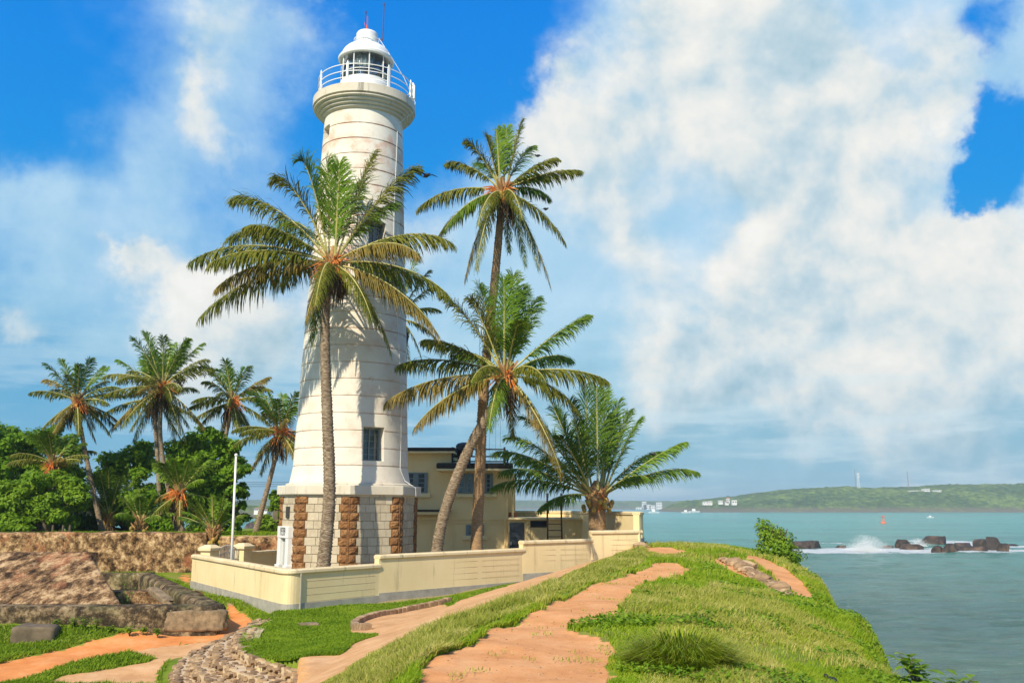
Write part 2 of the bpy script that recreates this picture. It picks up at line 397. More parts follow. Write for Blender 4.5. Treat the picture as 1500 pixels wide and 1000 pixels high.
def sst(x, a, b): t = np.clip((x - a) / (b - a), 0, 1); return t * t * (3 - 2 * t)
def zlow(X, Y): return np.interp(Y, [22, 26, 29, 33], [-4.12, -3.93, -3.62, -3.4])
BACKY = 49.0
def zfun(X, Y, rough=True):
    X = np.asarray(X, float); Y = np.asarray(Y, float)
    xs, xr, xp, xc = ix(SL, Y), ix(SR, Y), ix(PLn, Y), ix(CL, Y)
    zs, zr, zp, zc = iz(SL, Y), iz(SR, Y), iz(PLn, Y), iz(CL, Y)
    # strip -> bank -> path -> slope
    r1 = zs + (zr - zs) * np.clip((X - xs) / np.maximum(xr - xs, .05), 0, 1)
    r2 = zr + (zp - zr) * sst(X, xr, np.maximum(xp, xr + .1))
    t = np.clip((X - xp) / np.maximum(xc - xp, .1), 0, 1)
    r3 = zp + (zc - zp) * t ** 1.7
    z = np.where(X < xr, r1, np.where(X < xp, r2, r3))
    # lawn and compound level
    base = -3.3 + 0 * X
    bl = sst(X, xs - 2.5, xs)
    zl = base + (np.minimum(zs, -3.3 + .35) - base) * bl
    zl = np.where(Y > 37, base, zl)
    lx = lawn_x(Y)
    low = zlow(X, Y)
    left = (X < lx)
    zl = np.where(left, low, zl)
    z = np.where(X < xs, zl, z)
    pit = (Y > 29.0) & (Y < 43) & (X < -9.2 - (Y - 29) * .53) & (X > -26)
    z = np.where(pit, -4.25, z)
    z = z + .24 * sst(Y, 26.7, 28.1) * (Y < 28.7) * sst(-X, 9.4, 12.5) * sst(X, -26, -16)
    # mound near the crest
    z = z + .22 * np.exp(-(((X - 8.2) / 1.6) ** 2 + ((Y - 33) / 5) ** 2)) * (X > xp)
    z = z + .18 * np.exp(-(((X - (xp + 3.2)) / 1.3) ** 2 + ((Y - 15) / 3.5) ** 2)) 
    # crest falls away to the sea past the end of the wall
    fall = sst(Y, 43.5 + .6 * np.sin(X), 48)
    z = np.where(X > 4.9, z * (1 - fall) + (-11) * fall, z)
    fall2 = sst(Y, 56, 62)
    z = np.where((X <= 4.9) & (X > -24), z * (1 - fall2) + (-2.3) * fall2, z)
    # cliff on the right
    c = sst(X, xc - .2, xc + 2.6)
    z = z * (1 - c) + (-11.2) * c
    # high ground behind the old wall, then the shore
    hb = (Y > BACKY + .5) & (X < -4)
    zb = -1.5 - .015 * (Y - 49)
    zb = zb + sst(Y, 88, 96) * -9
    z = np.where(hb & (X < -9), zb, z)
    z = np.where((X > -9) & (X <= 4.9) & (Y > 60), np.minimum(z, zb - sst(Y, 60, 70) * 9), z)
    if rough:
        land = z > -8
        path = (X > xp + .15) & (X < xp + 2.2)
        z = z + np.where(land, fbm(X * .6, Y * .6, 3) * .16 + fbm(X * 2.5, Y * 2.5, 2, 5) * .035, fbm(X * .5, Y * .5, 4, 3) * 1.2)
        z = np.where((X > xr) & (X < xp), z + fbm(X * 1.2, Y * 1.2, 3, 9) * .12, z)
    return z
def zat(x, y): return float(zfun(np.array([x]), np.array([y]))[0])
def poly_world(pts): return np.array([at(px, py, z=z)[:2] for px, py, z in pts])
def inpoly(P, X, Y):
    c = np.zeros(X.shape, bool); n = len(P)
    for i in range(n):
        x0, y0 = P[i]; x1, y1 = P[(i + 1) % n]
        if abs(y1 - y0) < 1e-9: continue
        k = ((y0 > Y) != (y1 > Y)) & (X < (x1 - x0) * (Y - y0) / (y1 - y0) + x0)
        c ^= k
    return c
zP = -1.68
MAINPATH = poly_world([(545,1090,zP),(595,1015,zP),(640,978,zP),(680,950,zP),(716,922,zP),(752,903,zP),(790,891,zP),(820,877,zP),(842,866,zP),(905,846,zP),(955,826,zP),(985,824,zP),(1012,833,zP),
    (1005,842,zP),(960,852,zP),(935,862,zP),(926,880,-1.7),(922,893,-1.7),(902,904,-1.7),(850,915,-1.7),(836,921,-1.7),(850,929,-1.7),(892,935,-1.7),(908,952,-1.72),(902,972,-1.72),(884,990,-1.72),(880,1012,-1.72),(872,1090,-1.72)])
CRESTDIRT = poly_world([(935,800,-1.75),(985,803,-1.75),(1008,812,-1.75),(985,817,-1.75),(950,812,-1.75)])
TRAIL = poly_world([(1068,803,-1.8),(1100,812,-1.85),(1135,824,-1.9),(1165,840,-2.0),(1195,868,-2.15),(1183,876,-2.15),(1160,870,-2.1),(1130,845,-2.0),(1095,826,-1.9),(1065,810,-1.8)])
RUBD = poly_world([(1040,822,-1.85),(1085,826,-1.9),(1130,846,-1.95),(1160,866,-2.05),(1130,870,-2.05),(1105,856,-2.0),(1070,842,-1.9),(1045,830,-1.9)])
ORPATH = poly_world([(-90,992,-4.05),(0,972,-4.02),(60,960,-3.97),(117,949,-3.92),(205,936,-3.86),(293,918,-3.72),(333,908,-3.6),(330,890,-3.45),(318,878,-3.42),(262,846,-3.4),(272,838,-3.4),(300,870,-3.4),(345,890,-3.42),(378,905,-3.45),
    (378,910,-3.5),(330,934,-3.78),(293,942,-3.86),(190,959,-3.98),(88,979,-4.05),(0,1003,-4.12),(-90,1034,-4.12)])
TANDIRT = poly_world([(190,959,-3.98),(293,943,-3.88),(326,934,-3.8),(308,947,-3.9),(280,960,-3.98),(246,974,-4.05),(240,984,-4.1),(225,1004,-4.12),(60,1004,-4.12),(100,992,-4.1),(164,984,-4.1),(214,977,-4.08),(225,970,-4.04)])
STRIPG = None
ARCD = poly_world([(512,935,-3.25),(515,915,-3.28),(560,902,-3.28),(650,888,-3.2),(660,893,-3.2),(600,915,-3.2),(560,935,-3.15)])
def masks(X, Y):
    jx = fbm(X * 1.1, Y * .9, 4, 21) * .55; jy = fbm(X * 1.1, Y * .9, 4, 41) * .8
    x, y = X + jx, Y + jy
    dirt = inpoly(MAINPATH, x, y) | inpoly(CRESTDIRT, X + jx * .4, Y + jy * .4) | inpoly(TRAIL, X + jx * .4, Y + jy * .4) | inpoly(RUBD, x, y)
    s = (X + jx * .5 > ix(SL, Y)) & (X + jx * .5 < ix(SR, Y)) & (Y < 43)
    tan = inpoly(TANDIRT, X + jx * .7, Y + jy * .7) | inpoly(ARCD, X + jx * .4, Y + jy * .4)
    tan = tan | ((Y < 19.4) & (Y > 12) & (X > lawn_x(Y) - .6) & (X < ix(SL, Y) + .1))
    orange = inpoly(ORPATH, X + jx * .22, Y + jy * .22)
    comp = (X < ix(SL, Y) - 0.0) & (Y > 33) & (X > -14)
    cliff = (X > ix(CL, Y) + 1.6) | ((X > 5) & (Y > 46.5))
    return dirt, s, tan, orange, comp, cliff
# graded grid
ys = [3.5]
while ys[-1] < 100: ys.append(ys[-1] + max(.09, ys[-1] * .0085))
ys = np.array(ys)
xs_ = np.concatenate([np.arange(-80, -26, 1.2), np.arange(-26, -11, .3), np.arange(-11, 18, .13), np.arange(18, 30, .8)])
GX, GY = np.meshgrid(xs_, ys)
GZ = zfun(GX, GY)
d_, s_, t_, o_, c_, k_ = masks(GX, GY)
# trodden edge of the orange path sits a little lower
GZ = GZ - .05 * o_ - .04 * d_
nx, ny = len(xs_), len(ys)
idx = np.arange(nx * ny).reshape(ny, nx)
Q = np.stack([idx[:-1, :-1], idx[:-1, 1:], idx[1:, 1:], idx[1:, :-1]], -1).reshape(-1, 4)
m, nt = newmat('ground_soil_and_turf'); g = N(nt); p = g.pos()
def A(n): return g.n('ShaderNodeAttribute', attribute_name=n).outputs['Fac']
nz = g.noise(p, 3.5, 8, .7)
def soft(a, w=.25):
    return g.smooth(g.math('ADD', a, g.math('MULTIPLY', g.math('SUBTRACT', nz, .5), 1.0)), .35, .65)
turf = g.ramp(g.noise(p, 1.1, 8, .7), [(.3, (.10, .17, .014)), (.5, (.18, .25, .022)), (.7, (.30, .29, .06))])
turf = g.mix(g.math('MULTIPLY', g.smooth(g.noise(p, .5, 6, .7), .52, .62), .45), turf, (.24, .19, .07))
n2 = g.noise(p, 1.3, 9, .72); n3 = g.noise(p, 12, 8, .75)
dcol = g.ramp(n2, [(.28, (.54, .225, .08)), (.5, (.69, .325, .135)), (.72, (.78, .43, .205))])
dcol = g.mix(g.math('MULTIPLY', g.smooth(n3, .55, .68), .5), dcol, (.78, .50, .28))
dcol = g.mix(g.math('MULTIPLY', g.smooth(g.noise(p, 22, 4, .7), .62, .70), .4), dcol, (.36, .17, .08))
scol = g.ramp(n2, [(.3, (.50, .26, .115)), (.5, (.64, .36, .17)), (.7, (.74, .46, .25))])
ocol = g.ramp(n2, [(.3, (.60, .20, .06)), (.5, (.72, .28, .09)), (.7, (.78, .38, .17))])
ocol = g.mix(g.math('MULTIPLY', g.smooth(n3, .58, .7), .4), ocol, (.70, .45, .28))
kcol = g.ramp(n2, [(.35, (.05, .045, .03)), (.6, (.17, .13, .085))])
col = g.mix(soft(A('strip')), turf, scol); col = g.mix(soft(A('tan')), col, scol)
col = g.mix(soft(A('dirt')), col, dcol); col = g.mix(soft(A('orange')), col, ocol)
col = g.mix(g.math('MULTIPLY', A('comp'), .8), col, (.36, .27, .16)); col = g.mix(A('cliff'), col, kcol)
h = g.math('ADD', g.noise(p, 7, 9, .7), g.math('MULTIPLY', g.noise(p, 40, 4, .7), .5))
g.out(col, .95, g.bump(h, .5, .03), 0, .1); MAT['ground'] = m
gr = np_mesh('ground', np.stack([GX, GY, GZ], -1).reshape(-1, 3), Q, m, smooth=True)
tag(gr, kind='structure')
for nme, arr in (('dirt', d_), ('strip', s_), ('tan', t_), ('orange', o_), ('comp', c_), ('cliff', k_)): set_attr(gr, nme, arr.astype(float).ravel())

# ================================================================ GRASS (blades)
def blades(name, X, Y, H, W, mat, lean=.5, base=None, label=None, z=None, wind=(.25, .1)):
    n = len(X)
    Z = (zfun(X, Y) if z is None else z) - .015
    a = RNG.uniform(0, 2 * PI, n); ln = RNG.uniform(.1, 1, n) * lean * H
    dx = np.cos(a) * ln + wind[0] * H; dy = np.sin(a) * ln + wind[1] * H
    b = RNG.uniform(0, 2 * PI, n); wx = np.cos(b) * W; wy = np.sin(b) * W
    h1 = H * .6; h2 = H * RNG.uniform(.7, 1.0, n)
    V = np.empty((n, 5, 3), np.float32)
    V[:, 0] = np.stack([X - wx, Y - wy, Z], -1); V[:, 1] = np.stack([X + wx, Y + wy, Z], -1)
    V[:, 2] = np.stack([X + wx * .7 + dx * .35, Y + wy * .7 + dy * .35, Z + h1], -1)
    V[:, 3] = np.stack([X - wx * .7 + dx * .35, Y - wy * .7 + dy * .35, Z + h1], -1)
    V[:, 4] = np.stack([X + dx, Y + dy, Z + h2], -1)
    i = np.arange(n)[:, None] * 5
    T = np.concatenate([i + [0, 1, 2], i + [0, 2, 3], i + [3, 2, 4]], 1).reshape(-1, 3)
    o = np_mesh(name, V.reshape(-1, 3), T, mat, smooth=True)
    if label: tag(o, label, 'grass', kind='stuff')
    return o
def sample(n, y0, y1, xmin, xmax, pw=1.0):
    u = RNG.uniform(0, 1, n)
    Y = 1 / (1 / y0 + u * (1 / y1 - 1 / y0)) if pw == 1 else y0 + (y1 - y0) * u
    X = RNG.uniform(0, 1, n); lo = xmin(Y); hi = xmax(Y); X = lo + X * (hi - lo)
    return X, Y
# lush slope right of the path
X, Y = sample(330000, 8.2, 45, lambda y: ix(PLn, y) - .3, lambda y: ix(CL, y) + 1.3)
d, s, t, o, c, k = masks(X, Y)
sp = vnoise(X * 7, Y * 7, 77)
keep = ~(d | s) & (RNG.uniform(0, 1, len(X)) < .12 + .88 * sst(fbm(X * .8, Y * .8, 4, 61), -.24, .06))
X, Y = X[keep], Y[keep]
pat = fbm(X * .45, Y * .45, 3, 88)
dryz = (pat > -.03) | (np.exp(-(((X - ix(PLn, Y) - 2.9) / 1.0) ** 2)) * (Y < 22) > .55)
H = (.035 + .085 * sst(fbm(X * .9, Y * .9, 3, 12), -.2, .25)) * (.7 + .6 * RNG.uniform(0, 1, len(X))) + .002 * Y
Wd = .004 + .00035 * Y
r = RNG.uniform(0, 1, len(X)); isdry = dryz & (r < .5)
H = np.where(isdry, H * 1.35, H)
blades('slope_grass', X[~isdry], Y[~isdry], H[~isdry], Wd[~isdry], MAT['grassC'], .7, label='lush bright green grass covering the slope above the sea')
blades('dry_slope_grass', X[isdry], Y[isdry], H[isdry], Wd[isdry] * .8, MAT['grassB'], .7, label='straw tipped grass mixed into the slope right of the path')
# tall grass bank between the strip and the path
X, Y = sample(170000, 10, 42, lambda y: ix(SR, y) - .25, lambda y: ix(PLn, y) + .35)
d, s, t, o, c, k = masks(X, Y)
e = fbm(X * 1.1, Y * 1.1, 3, 15)
xr_, xp_ = ix(SR, Y), ix(PLn, Y)
q = (X - xr_) / np.maximum(xp_ - xr_, .3)
keep = ~d & ((q > -.05) | (e > 0)) & (q < .84 + .5 * e) & (RNG.uniform(0, 1, len(X)) < .35 + 1.2 * sst(e, -.25, .12))
X, Y, q = X[keep], Y[keep], q[keep]
H = (.06 + .24 * np.clip(np.sin(np.clip(q, 0, 1) ** .6 * PI), 0, 1) * sst(fbm(X * 1.2, Y * 1.2, 3, 44), -.3, .25)) * RNG.uniform(.6, 1.25, len(X)) * np.interp(Y, [10, 26, 42], [1.15, .95, .7])
dry = RNG.uniform(0, 1, len(X)) < .58
Wd = .0045 + .0003 * Y
blades('bank_grass', X[~dry], Y[~dry], H[~dry] * .85, Wd[~dry], MAT['grassA'], .8, label='green undergrowth of the grassy bank beside the dirt path')
blades('dry_bank_grass', X[dry], Y[dry], H[dry] * 1.1, Wd[dry] * .8, MAT['grassB'], .9, label='long straw coloured grass on the bank left of the dirt path')
# lawn
X, Y = sample(160000, 15.5, 40, lambda y: lawn_x(y), lambda y: ix(SL, y) + .1)
d, s, t, o, c, k = masks(X, Y)
wl = (X + 7.25) * .667 - (Y - 30.5) * .745 > .05
keep = ~(t | s) & wl & (X > lawn_x(Y) + .05)
X, Y = X[keep], Y[keep]
blades('lawn_grass', X, Y, (.05 + .05 * RNG.uniform(0, 1, len(X))) , .006 + .00025 * Y, MAT['grassA'], .8, label='short green lawn at the foot of the cream wall')
# lower left verges and strip behind the pit
X, Y = sample(150000, 21, 49, lambda y: -.62 * y - 1, lambda y: np.minimum(lawn_x(y) - .3, -7.5 - .6 * np.clip(y - 30.5, 0, 20)))
d, s, t, o, c, k = masks(X, Y)
fw = (Y > 28) & (Y < 43.8) & (X < -8.8 - (Y - 29) * .53)
e = fbm(X * .7, Y * .7, 3, 71)
keep = ~(t | o | fw) & (RNG.uniform(0, 1, len(X)) < .3 + 1.5 * sst(e, -.2, .15)) & ~((Y > 21) & (Y < 30) & (X > lawn_x(Y) - 1.75))
X, Y = X[keep], Y[keep]
blades('verge_grass', X, Y, (.06 + .10 * RNG.uniform(0, 1, len(X))), .007 + .0003 * Y, MAT['grassA'], .9, label='rough green verge along the orange path by the old fort walls')
# along the top of the rampart behind the old wall
X, Y = sample(26000, 49.6, 58, lambda y: -y * .62, lambda y: -9.5 + 0 * y)
blades('rampart_grass', X, Y, .12 + .12 * RNG.uniform(0, 1, len(X)), .02 + 0 * Y, MAT['grassA'], .8, label='strip of green grass on the ground behind the old fort wall')
# tussock
def tussock(c, R, n, H, label, mats=('grassC', 'grassB')):
    e_ = empty('grass_tussock', c, 0, label, 'grass clump')
    for nm, mt, k in (('green_blades', mats[0], .75), ('straw_blades', mats[1], .25)):
        N_ = int(n * k); r = R * np.sqrt(RNG.uniform(0, 1, N_)) ; a = RNG.uniform(0, 2 * PI, N_)
        X = r * np.cos(a); Y = r * np.sin(a) * .8; hh = H * (1.05 - .55 * (r / R) ** 2) * RNG.uniform(.6, 1.1, N_)
        ln = hh * (.25 + 1.0 * r / R) * RNG.uniform(.5, 1.5, N_)
        V = np.empty((N_, 7, 3)); ux, uy = np.cos(a + RNG.uniform(-.6, .6, N_)), np.sin(a + RNG.uniform(-.6, .6, N_))
        wx, wy = -uy * .008, ux * .008
        for j, (f, hf, wf) in enumerate(((0, 0, 1), (.25, .6, .9), (.62, .95, .6))):
            V[:, 2 * j] = np.stack([X + ux * ln * f - wx * wf, Y + uy * ln * f - wy * wf, hh * hf], -1)
            V[:, 2 * j + 1] = np.stack([X + ux * ln * f + wx * wf, Y + uy * ln * f + wy * wf, hh * hf], -1)
        V[:, 6] = np.stack([X + ux * ln * 1.1, Y + uy * ln * 1.1, hh * (.85 if nm[0] == 'g' else 1.0)], -1)
        i = np.arange(N_)[:, None] * 7
        T = np.concatenate([i + [0, 1, 3], i + [0, 3, 2], i + [2, 3, 5], i + [2, 5, 4], i + [4, 5, 6]], 1).reshape(-1, 3)
        np_mesh(nm, V.reshape(-1, 3), T, MAT[mt], e_, True)
c = at(998, 968, z=-1.72); tussock((c.x, c.y, zat(c.x, c.y) - .03), .52, 2100, .46, 'big spiky clump of long grass standing on the slope right of the path')
c = at(930, 985, z=-1.72); 

# ================================================================ LEAFY PLANTS
def leaf_plant(name, c, h, w, n, lsize, label, cat, mat='leafB', group=None, stems=7):
    e_ = empty(name, c, 0, label, cat, group)
    mb = MB(); lv = []; fs = []
    for i in range(stems):
        a = random.uniform(0, 2 * PI); r = random.uniform(.1, 1) * w
        top = Vector((r * math.cos(a), r * math.sin(a), h * random.uniform(.6, 1)))
        mid = Vector((top.x * .4, top.y * .4, top.z * .5)); mb.tube([(0, 0, -.05), mid, top], [.015 * h + .004, .012 * h + .003, .004], 5)
        for k in range(max(3, n // stems)):
            t = random.uniform(.25, 1.02); p = (mid * (2 * t) if t < .5 else mid.lerp(top, 2 * t - 1))
            q = random.uniform(0, 2 * PI); d = Vector((math.cos(q), math.sin(q), random.uniform(-.2, .9))).normalized()
            L = lsize * random.uniform(.6, 1.15); s = d.cross(Vector((0, 0, 1))).normalized() * L * .32
            p = p + d * L * random.uniform(0, .5); b = len(lv)
            dr = Vector((0, 0, -L * .18))
            lv += [p, p + d * L * .4 + s, p + d * L * .75 + s * .75 + dr, p + d * L + dr * 2, p + d * L * .75 - s * .75 + dr, p + d * L * .4 - s]
            fs += [(b, b + 1, b + 2, b + 5), (b + 5, b + 2, b + 4, b + 4), (b + 2, b + 3, b + 4)]
    fs = [tuple(dict.fromkeys(f)) for f in fs]
    mb.build('stem', MAT['wood'], e_)
    m2 = MB(); m2.add(lv, fs); me = bpy.data.meshes.new('foliage'); me.from_pydata(m2.v, [], m2.f); me.materials.append(MAT[mat]); me.shade_smooth()
    link(bpy.data.objects.new('foliage', me), e_); return e_
def on_ground(px, py, z):
    c = at(px, py, z=z); return (c.x, c.y, zat(c.x, c.y))
random.seed(5)
# round sapling bush on the crest
bx, by = 10.35, 37.0
bush = empty('bush', (bx, by, zat(bx, by) - .1), 0, 'bright green rounded bush standing alone at the cliff edge against the sea', 'bush')
mb = MB(); 
for k in range(9):
    a = k * .7; mb.tube([(0, 0, 0), (.2 * math.cos(a), .2 * math.sin(a), .7), (.5 * math.cos(a), .5 * math.sin(a), 1.3)], [.04, .03, .012], 5)
mb.build('stem', MAT['wood'], bush)
def leafcloud(blobs, n, size, mat, parent, name='crown', up=.3, jit=.35, rim=.55):
    """blobs: (cx,cy,cz,rx,ry,rz). Leaf-sized quads through the volume of the crown."""
    w = np.array([b[3] * b[4] * b[5] for b in blobs]) ** .75; w = w / w.sum()
    V = []; 
    ch = RNG.choice(len(blobs), n, p=w); B = np.array(blobs)[ch]
    d = RNG.normal(0, 1, (n, 3)); d /= np.linalg.norm(d, axis=1)[:, None]
    r = rim + (1 - rim) * RNG.uniform(0, 1, n) ** .6
    r = np.where(RNG.uniform(0, 1, n) < .12, r * .7, r)
    lump = 1 + .22 * np.sin(d[:, 0] * 5 + ch) * np.cos(d[:, 2] * 6 + ch * 2) + RNG.normal(0, .05, n)
    C = B[:, :3] + d * B[:, 3:6] * (r * lump)[:, None]
    nrm = d + RNG.normal(0, jit, (n, 3)); nrm[:, 2] += up; nrm /= np.linalg.norm(nrm, axis=1)[:, None]
    t = RNG.normal(0, 1, (n, 3)); t -= nrm * (t * nrm).sum(1)[:, None]; t /= np.linalg.norm(t, axis=1)[:, None]
    s = np.cross(nrm, t); L = size * RNG.uniform(.6, 1.3, n)[:, None]
    V = np.stack([C - t * L * .5, C + s * L * .27 + nrm * L * .04, C + t * L * .5 - nrm * L * .1, C - s * L * .27 + nrm * L * .04], 1)
    T = np.arange(n * 4).reshape(n, 4)
    return np_mesh(name, V.reshape(-1, 3), T, MAT[mat], parent)
leafcloud([(0, 0, .55, .75, .7, .6), (-.3, 0, 1.0, .5, .5, .5), (-.45, 0, 1.4, .33, .35, .35), (.5, 0, .25, .6, .6, .5), (.25, 0, .8, .5, .5, .45), (.1, .1, 1.15, .35, .35, .3)], 3200, .13, 'leafB', bush)
# leafy sprig at the lower right, growing over the cliff edge
for (px, py, Y, h, lab) in ((1345, 1006, 11.4, .50, 'taller broad leafed sprig poking up over the cliff edge at the water'), (1395, 1012, 11.6, .30, 'smaller broad leafed sprig beside the taller one at the cliff edge')):
    c = at(px, py, Y); leaf_plant('leafy_sprig', (c.x, c.y, c.z - .10), h, .26, 50, .21, lab, 'plant', 'leafB', stems=6)
# weeds below the low fort wall
for i, (px, py, h) in enumerate(((122, 930, .4), (140, 928, .34), (108, 932, .3), (160, 926, .2), (80, 938, .28), (210, 918, .2), (190, 921, .25), (232, 914, .22))):
    p3 = at(px, py, 27.75 + .1 * (i % 3)); p3 = (p3.x, p3.y, zat(p3.x, p3.y))
    leaf_plant('weed', p3, h, h * .6, 130, .085, ('tallest leafy green weed', 'second leafy weed, right of the tallest one', 'leafy weed just left of the tallest one', 'low leafy weed among the patch', 'leafy weed by the grey stone block', 'low weed by the pale patched masonry', 'weed midway between tall weeds and pale patch', 'rightmost low weed')[i] + ' below the dark low fort wall', 'weed', 'leafB', 'weeds growing below the low fort wall', stems=8)

# loose pebbles and clods on the bare path
def scatter(name, polyg, n, smin, smax, mat, label, seed):
    rr = np.random.default_rng(seed); lo = polyg.min(0); hi = polyg.max(0)
    X = rr.uniform(lo[0], hi[0], n * 6); Y = 1 / rr.uniform(1 / hi[1], 1 / max(lo[1], 8.5), n * 6); k = inpoly(polyg, X, Y); X = X[k][:n]; Y = Y[k][:n]; n = len(X)
    s = rr.uniform(smin, smax, n) ** 1.0 * np.where(rr.uniform(0, 1, n) < .08, 1.8, 1)
    D = np.array([(1,0,0),(.3,1,0),(-1,.2,0),(-.2,-1,0),(.1,0,.7),(0,0,-.5)], float)
    a = rr.uniform(0, 2 * PI, n); ca, sa = np.cos(a), np.sin(a); V = np.empty((n, 6, 3))
    V[:, :, 0] = X[:, None] + s[:, None] * (D[None, :, 0] * ca[:, None] - D[None, :, 1] * sa[:, None]); V[:, :, 1] = Y[:, None] + s[:, None] * (D[None, :, 0] * sa[:, None] + D[None, :, 1] * ca[:, None]) * .9
    V[:, :, 2] = zfun(X, Y)[:, None] - .04 + s[:, None] * D[None, :, 2]
    tr = np.array([(0,1,4),(1,2,4),(2,3,4),(3,0,4),(1,0,5),(2,1,5),(3,2,5),(0,3,5)])
    o = np_mesh(name, V.reshape(-1, 3), (np.arange(n)[:, None, None] * 6 + tr[None]).reshape(-1, 3), MAT[mat]); tag(o, label, kind='stuff')
    if mat == 'stone': set_attr(o, 'blk', np.repeat(rr.uniform(0, 1, n), 6))
scatter('pebbles', MAINPATH, 420, .004, .014, 'stone', 'small pebbles and clods scattered on the bare dirt path', 5)
# stray tufts creeping onto the path edges
X, Y = sample(14000, 8.6, 30, lambda y: ix(PLn, y) - .2, lambda y: ix(PLn, y) + 3.2)
d, s_2, t, o, c, k = masks(X, Y); tuft = fbm(X * 2.6, Y * 2.6, 3, 314) > .17; kk = d & tuft; X, Y = X[kk], Y[kk]
blades('stray_grass', X, Y, .02 + .04 * RNG.uniform(0, 1, len(X)), .003 + .0003 * Y, MAT['grassB'], .9, label='sparse tufts of grass growing on the dirt path')

# creeping broad leaved ground cover in patches on the slope
X, Y = sample(60000, 8.4, 42, lambda y: ix(PLn, y) + .4, lambda y: ix(CL, y) + 1.2)
d, s_2, t, o, c, k = masks(X, Y); e_2 = fbm(X * .8, Y * .8, 4, 207); kk = ~d & (Y > 9.4) & (e_2 > .07 - .10 * sst(X, ix(CL, Y) - 2.5, ix(CL, Y)))
X, Y = X[kk], Y[kk]; n_ = len(X); Z = zfun(X, Y) + .03 + .09 * RNG.uniform(0, 1, n_)
nr = RNG.normal(0, .45, (n_, 3)); nr[:, 2] += 1; nr /= np.linalg.norm(nr, axis=1)[:, None]
tt = RNG.normal(0, 1, (n_, 3)); tt -= nr * (tt * nr).sum(1)[:, None]; tt /= np.linalg.norm(tt, axis=1)[:, None]; ss = np.cross(nr, tt)
C3 = np.stack([X, Y, Z], -1); Ls = (.035 + .0022 * Y)[:, None] * RNG.uniform(.6, 1.3, n_)[:, None]
V = np.stack([C3 - tt * Ls * .5, C3 + ss * Ls * .33, C3 + tt * Ls * .5 - nr * Ls * .1, C3 - ss * Ls * .33], 1)
tag(np_mesh('ground_cover', V.reshape(-1, 3), np.arange(n_ * 4).reshape(n_, 4), MAT['leafB']), 'bright creeping leaves growing in patches among the slope grass', kind='stuff')
# ================================================================ SEA
m, nt = newmat('sea_water'); g = N(nt); p = g.pos()
sx = g.n('ShaderNodeSeparateXYZ'); nt.links.new(p, sx.inputs[0])
dist = g.vmath('LENGTH', p).outputs['Value']
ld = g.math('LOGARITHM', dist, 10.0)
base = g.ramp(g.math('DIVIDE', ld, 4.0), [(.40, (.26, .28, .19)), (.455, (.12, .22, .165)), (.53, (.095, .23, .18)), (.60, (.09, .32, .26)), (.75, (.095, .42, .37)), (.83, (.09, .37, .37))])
pt = g.noise(g.mapping(p, (.010, .035, 1)), 1.0, 5, .6); base = g.mix(g.math('MULTIPLY', g.smooth(pt, .42, .65), .45), base, (.03, .125, .125))
w1 = g.noise(g.mapping(p, (.16, .42, 1)), 1.0, 8, .70, .5); w2 = g.noise(g.mapping(p, (.05, .12, 1)), 1.0, 5, .6); w3 = g.noise(g.mapping(p, (1.6, 2.4, 1)), 1.0, 5, .65)
h = g.math('ADD', g.math('MULTIPLY', w1, .9), g.math('ADD', g.math('MULTIPLY', w2, 1.6), g.math('MULTIPLY', w3, .22)))
# white caps far out
cap = g.math('MULTIPLY', g.smooth(g.noise(g.mapping(p, (.035, .16, 1)), 1.0, 9, .75), .665, .70), g.smooth(dist, 120, 500))
at_ = g.n('ShaderNodeAttribute', attribute_name='foam').outputs['Fac']
fn = g.noise(g.mapping(p, (.35, .35, 1)), 1.0, 9, .75, .6)
fm = g.smooth(g.math('ADD', at_, g.math('MULTIPLY', g.math('SUBTRACT', fn, .5), 1.6)), .42, .62)
fm = g.math('MAXIMUM', fm, g.math('MULTIPLY', cap, .8))
cr = g.smooth(w1, .50, .72); base = g.mix(g.math('MULTIPLY', cr, .45), base, (.12, .30, .27)); base = g.mix(g.math('MULTIPLY', g.smooth(w1, .5, .3), .45), base, (.03, .10, .095))  # light and shade of the waves painted in: paler crests, darker troughs
tint = g.mix(fm, base, (.80, .84, .84)); rgh = g.math('ADD', .16, g.math('MULTIPLY', fm, .6))
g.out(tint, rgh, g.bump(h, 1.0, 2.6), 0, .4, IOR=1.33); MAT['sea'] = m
# graded sheet, real swell near the shore
yy = [-60.]
while yy[-1] < 9000: yy.append(yy[-1] + max(.9, abs(yy[-1]) * .011))
yy = np.array(yy); xn = np.concatenate([-np.geomspace(6000, 30, 90), np.arange(-29, 170, .9), np.geomspace(171, 7000, 110)])
SX, SY = np.meshgrid(xn, yy)
near = 1 - sst(SY, 250, 700)
SZ = SEA + (fbm(SX * .10, SY * .22, 4, 5) * .75 + fbm(SX * .5, SY * .9, 3, 9) * .16 + fbm(SX * .22, SY * .40, 3, 29) * .55 * (1 - sst(SY, 140, 330))) * near
foam = np.zeros(SX.shape)
def fblob(px, py, rx, ry, k=1.0):
    c = at(px, py, z=SEA); global foam
    foam = np.maximum(foam, k * np.exp(-(((SX - c.x) / rx) ** 2 + ((SY - c.y) / ry) ** 2) ** 1.5))
for a in ((1150,806,8,9,.8),(1180,807,8,7),(1215,808,9,8),(1250,806,9,12),(1280,805,8,12),(1310,806,8,10),(1345,806,9,9,.9),(1400,804,9,7,.7),(1390,793,12,16,.8),(1440,808,7,6,.6),(1485,806,9,9,.9),(1497,800,9,10,.7),(1352,792,9,8,.6),(1430,797,9,12,.6),(1225,795,8,6,.45)): fblob(*a)
for i_ in range(26): fblob(1148 + i_ * 14, 807 + 1.5 * math.sin(i_ * 1.7), 3.5, 4.5, .62)
shore_x = ix(CL, np.clip(SY, 4, 44)) + 4.6 + (np.clip(SY, 44, 60) - 44) * -.8
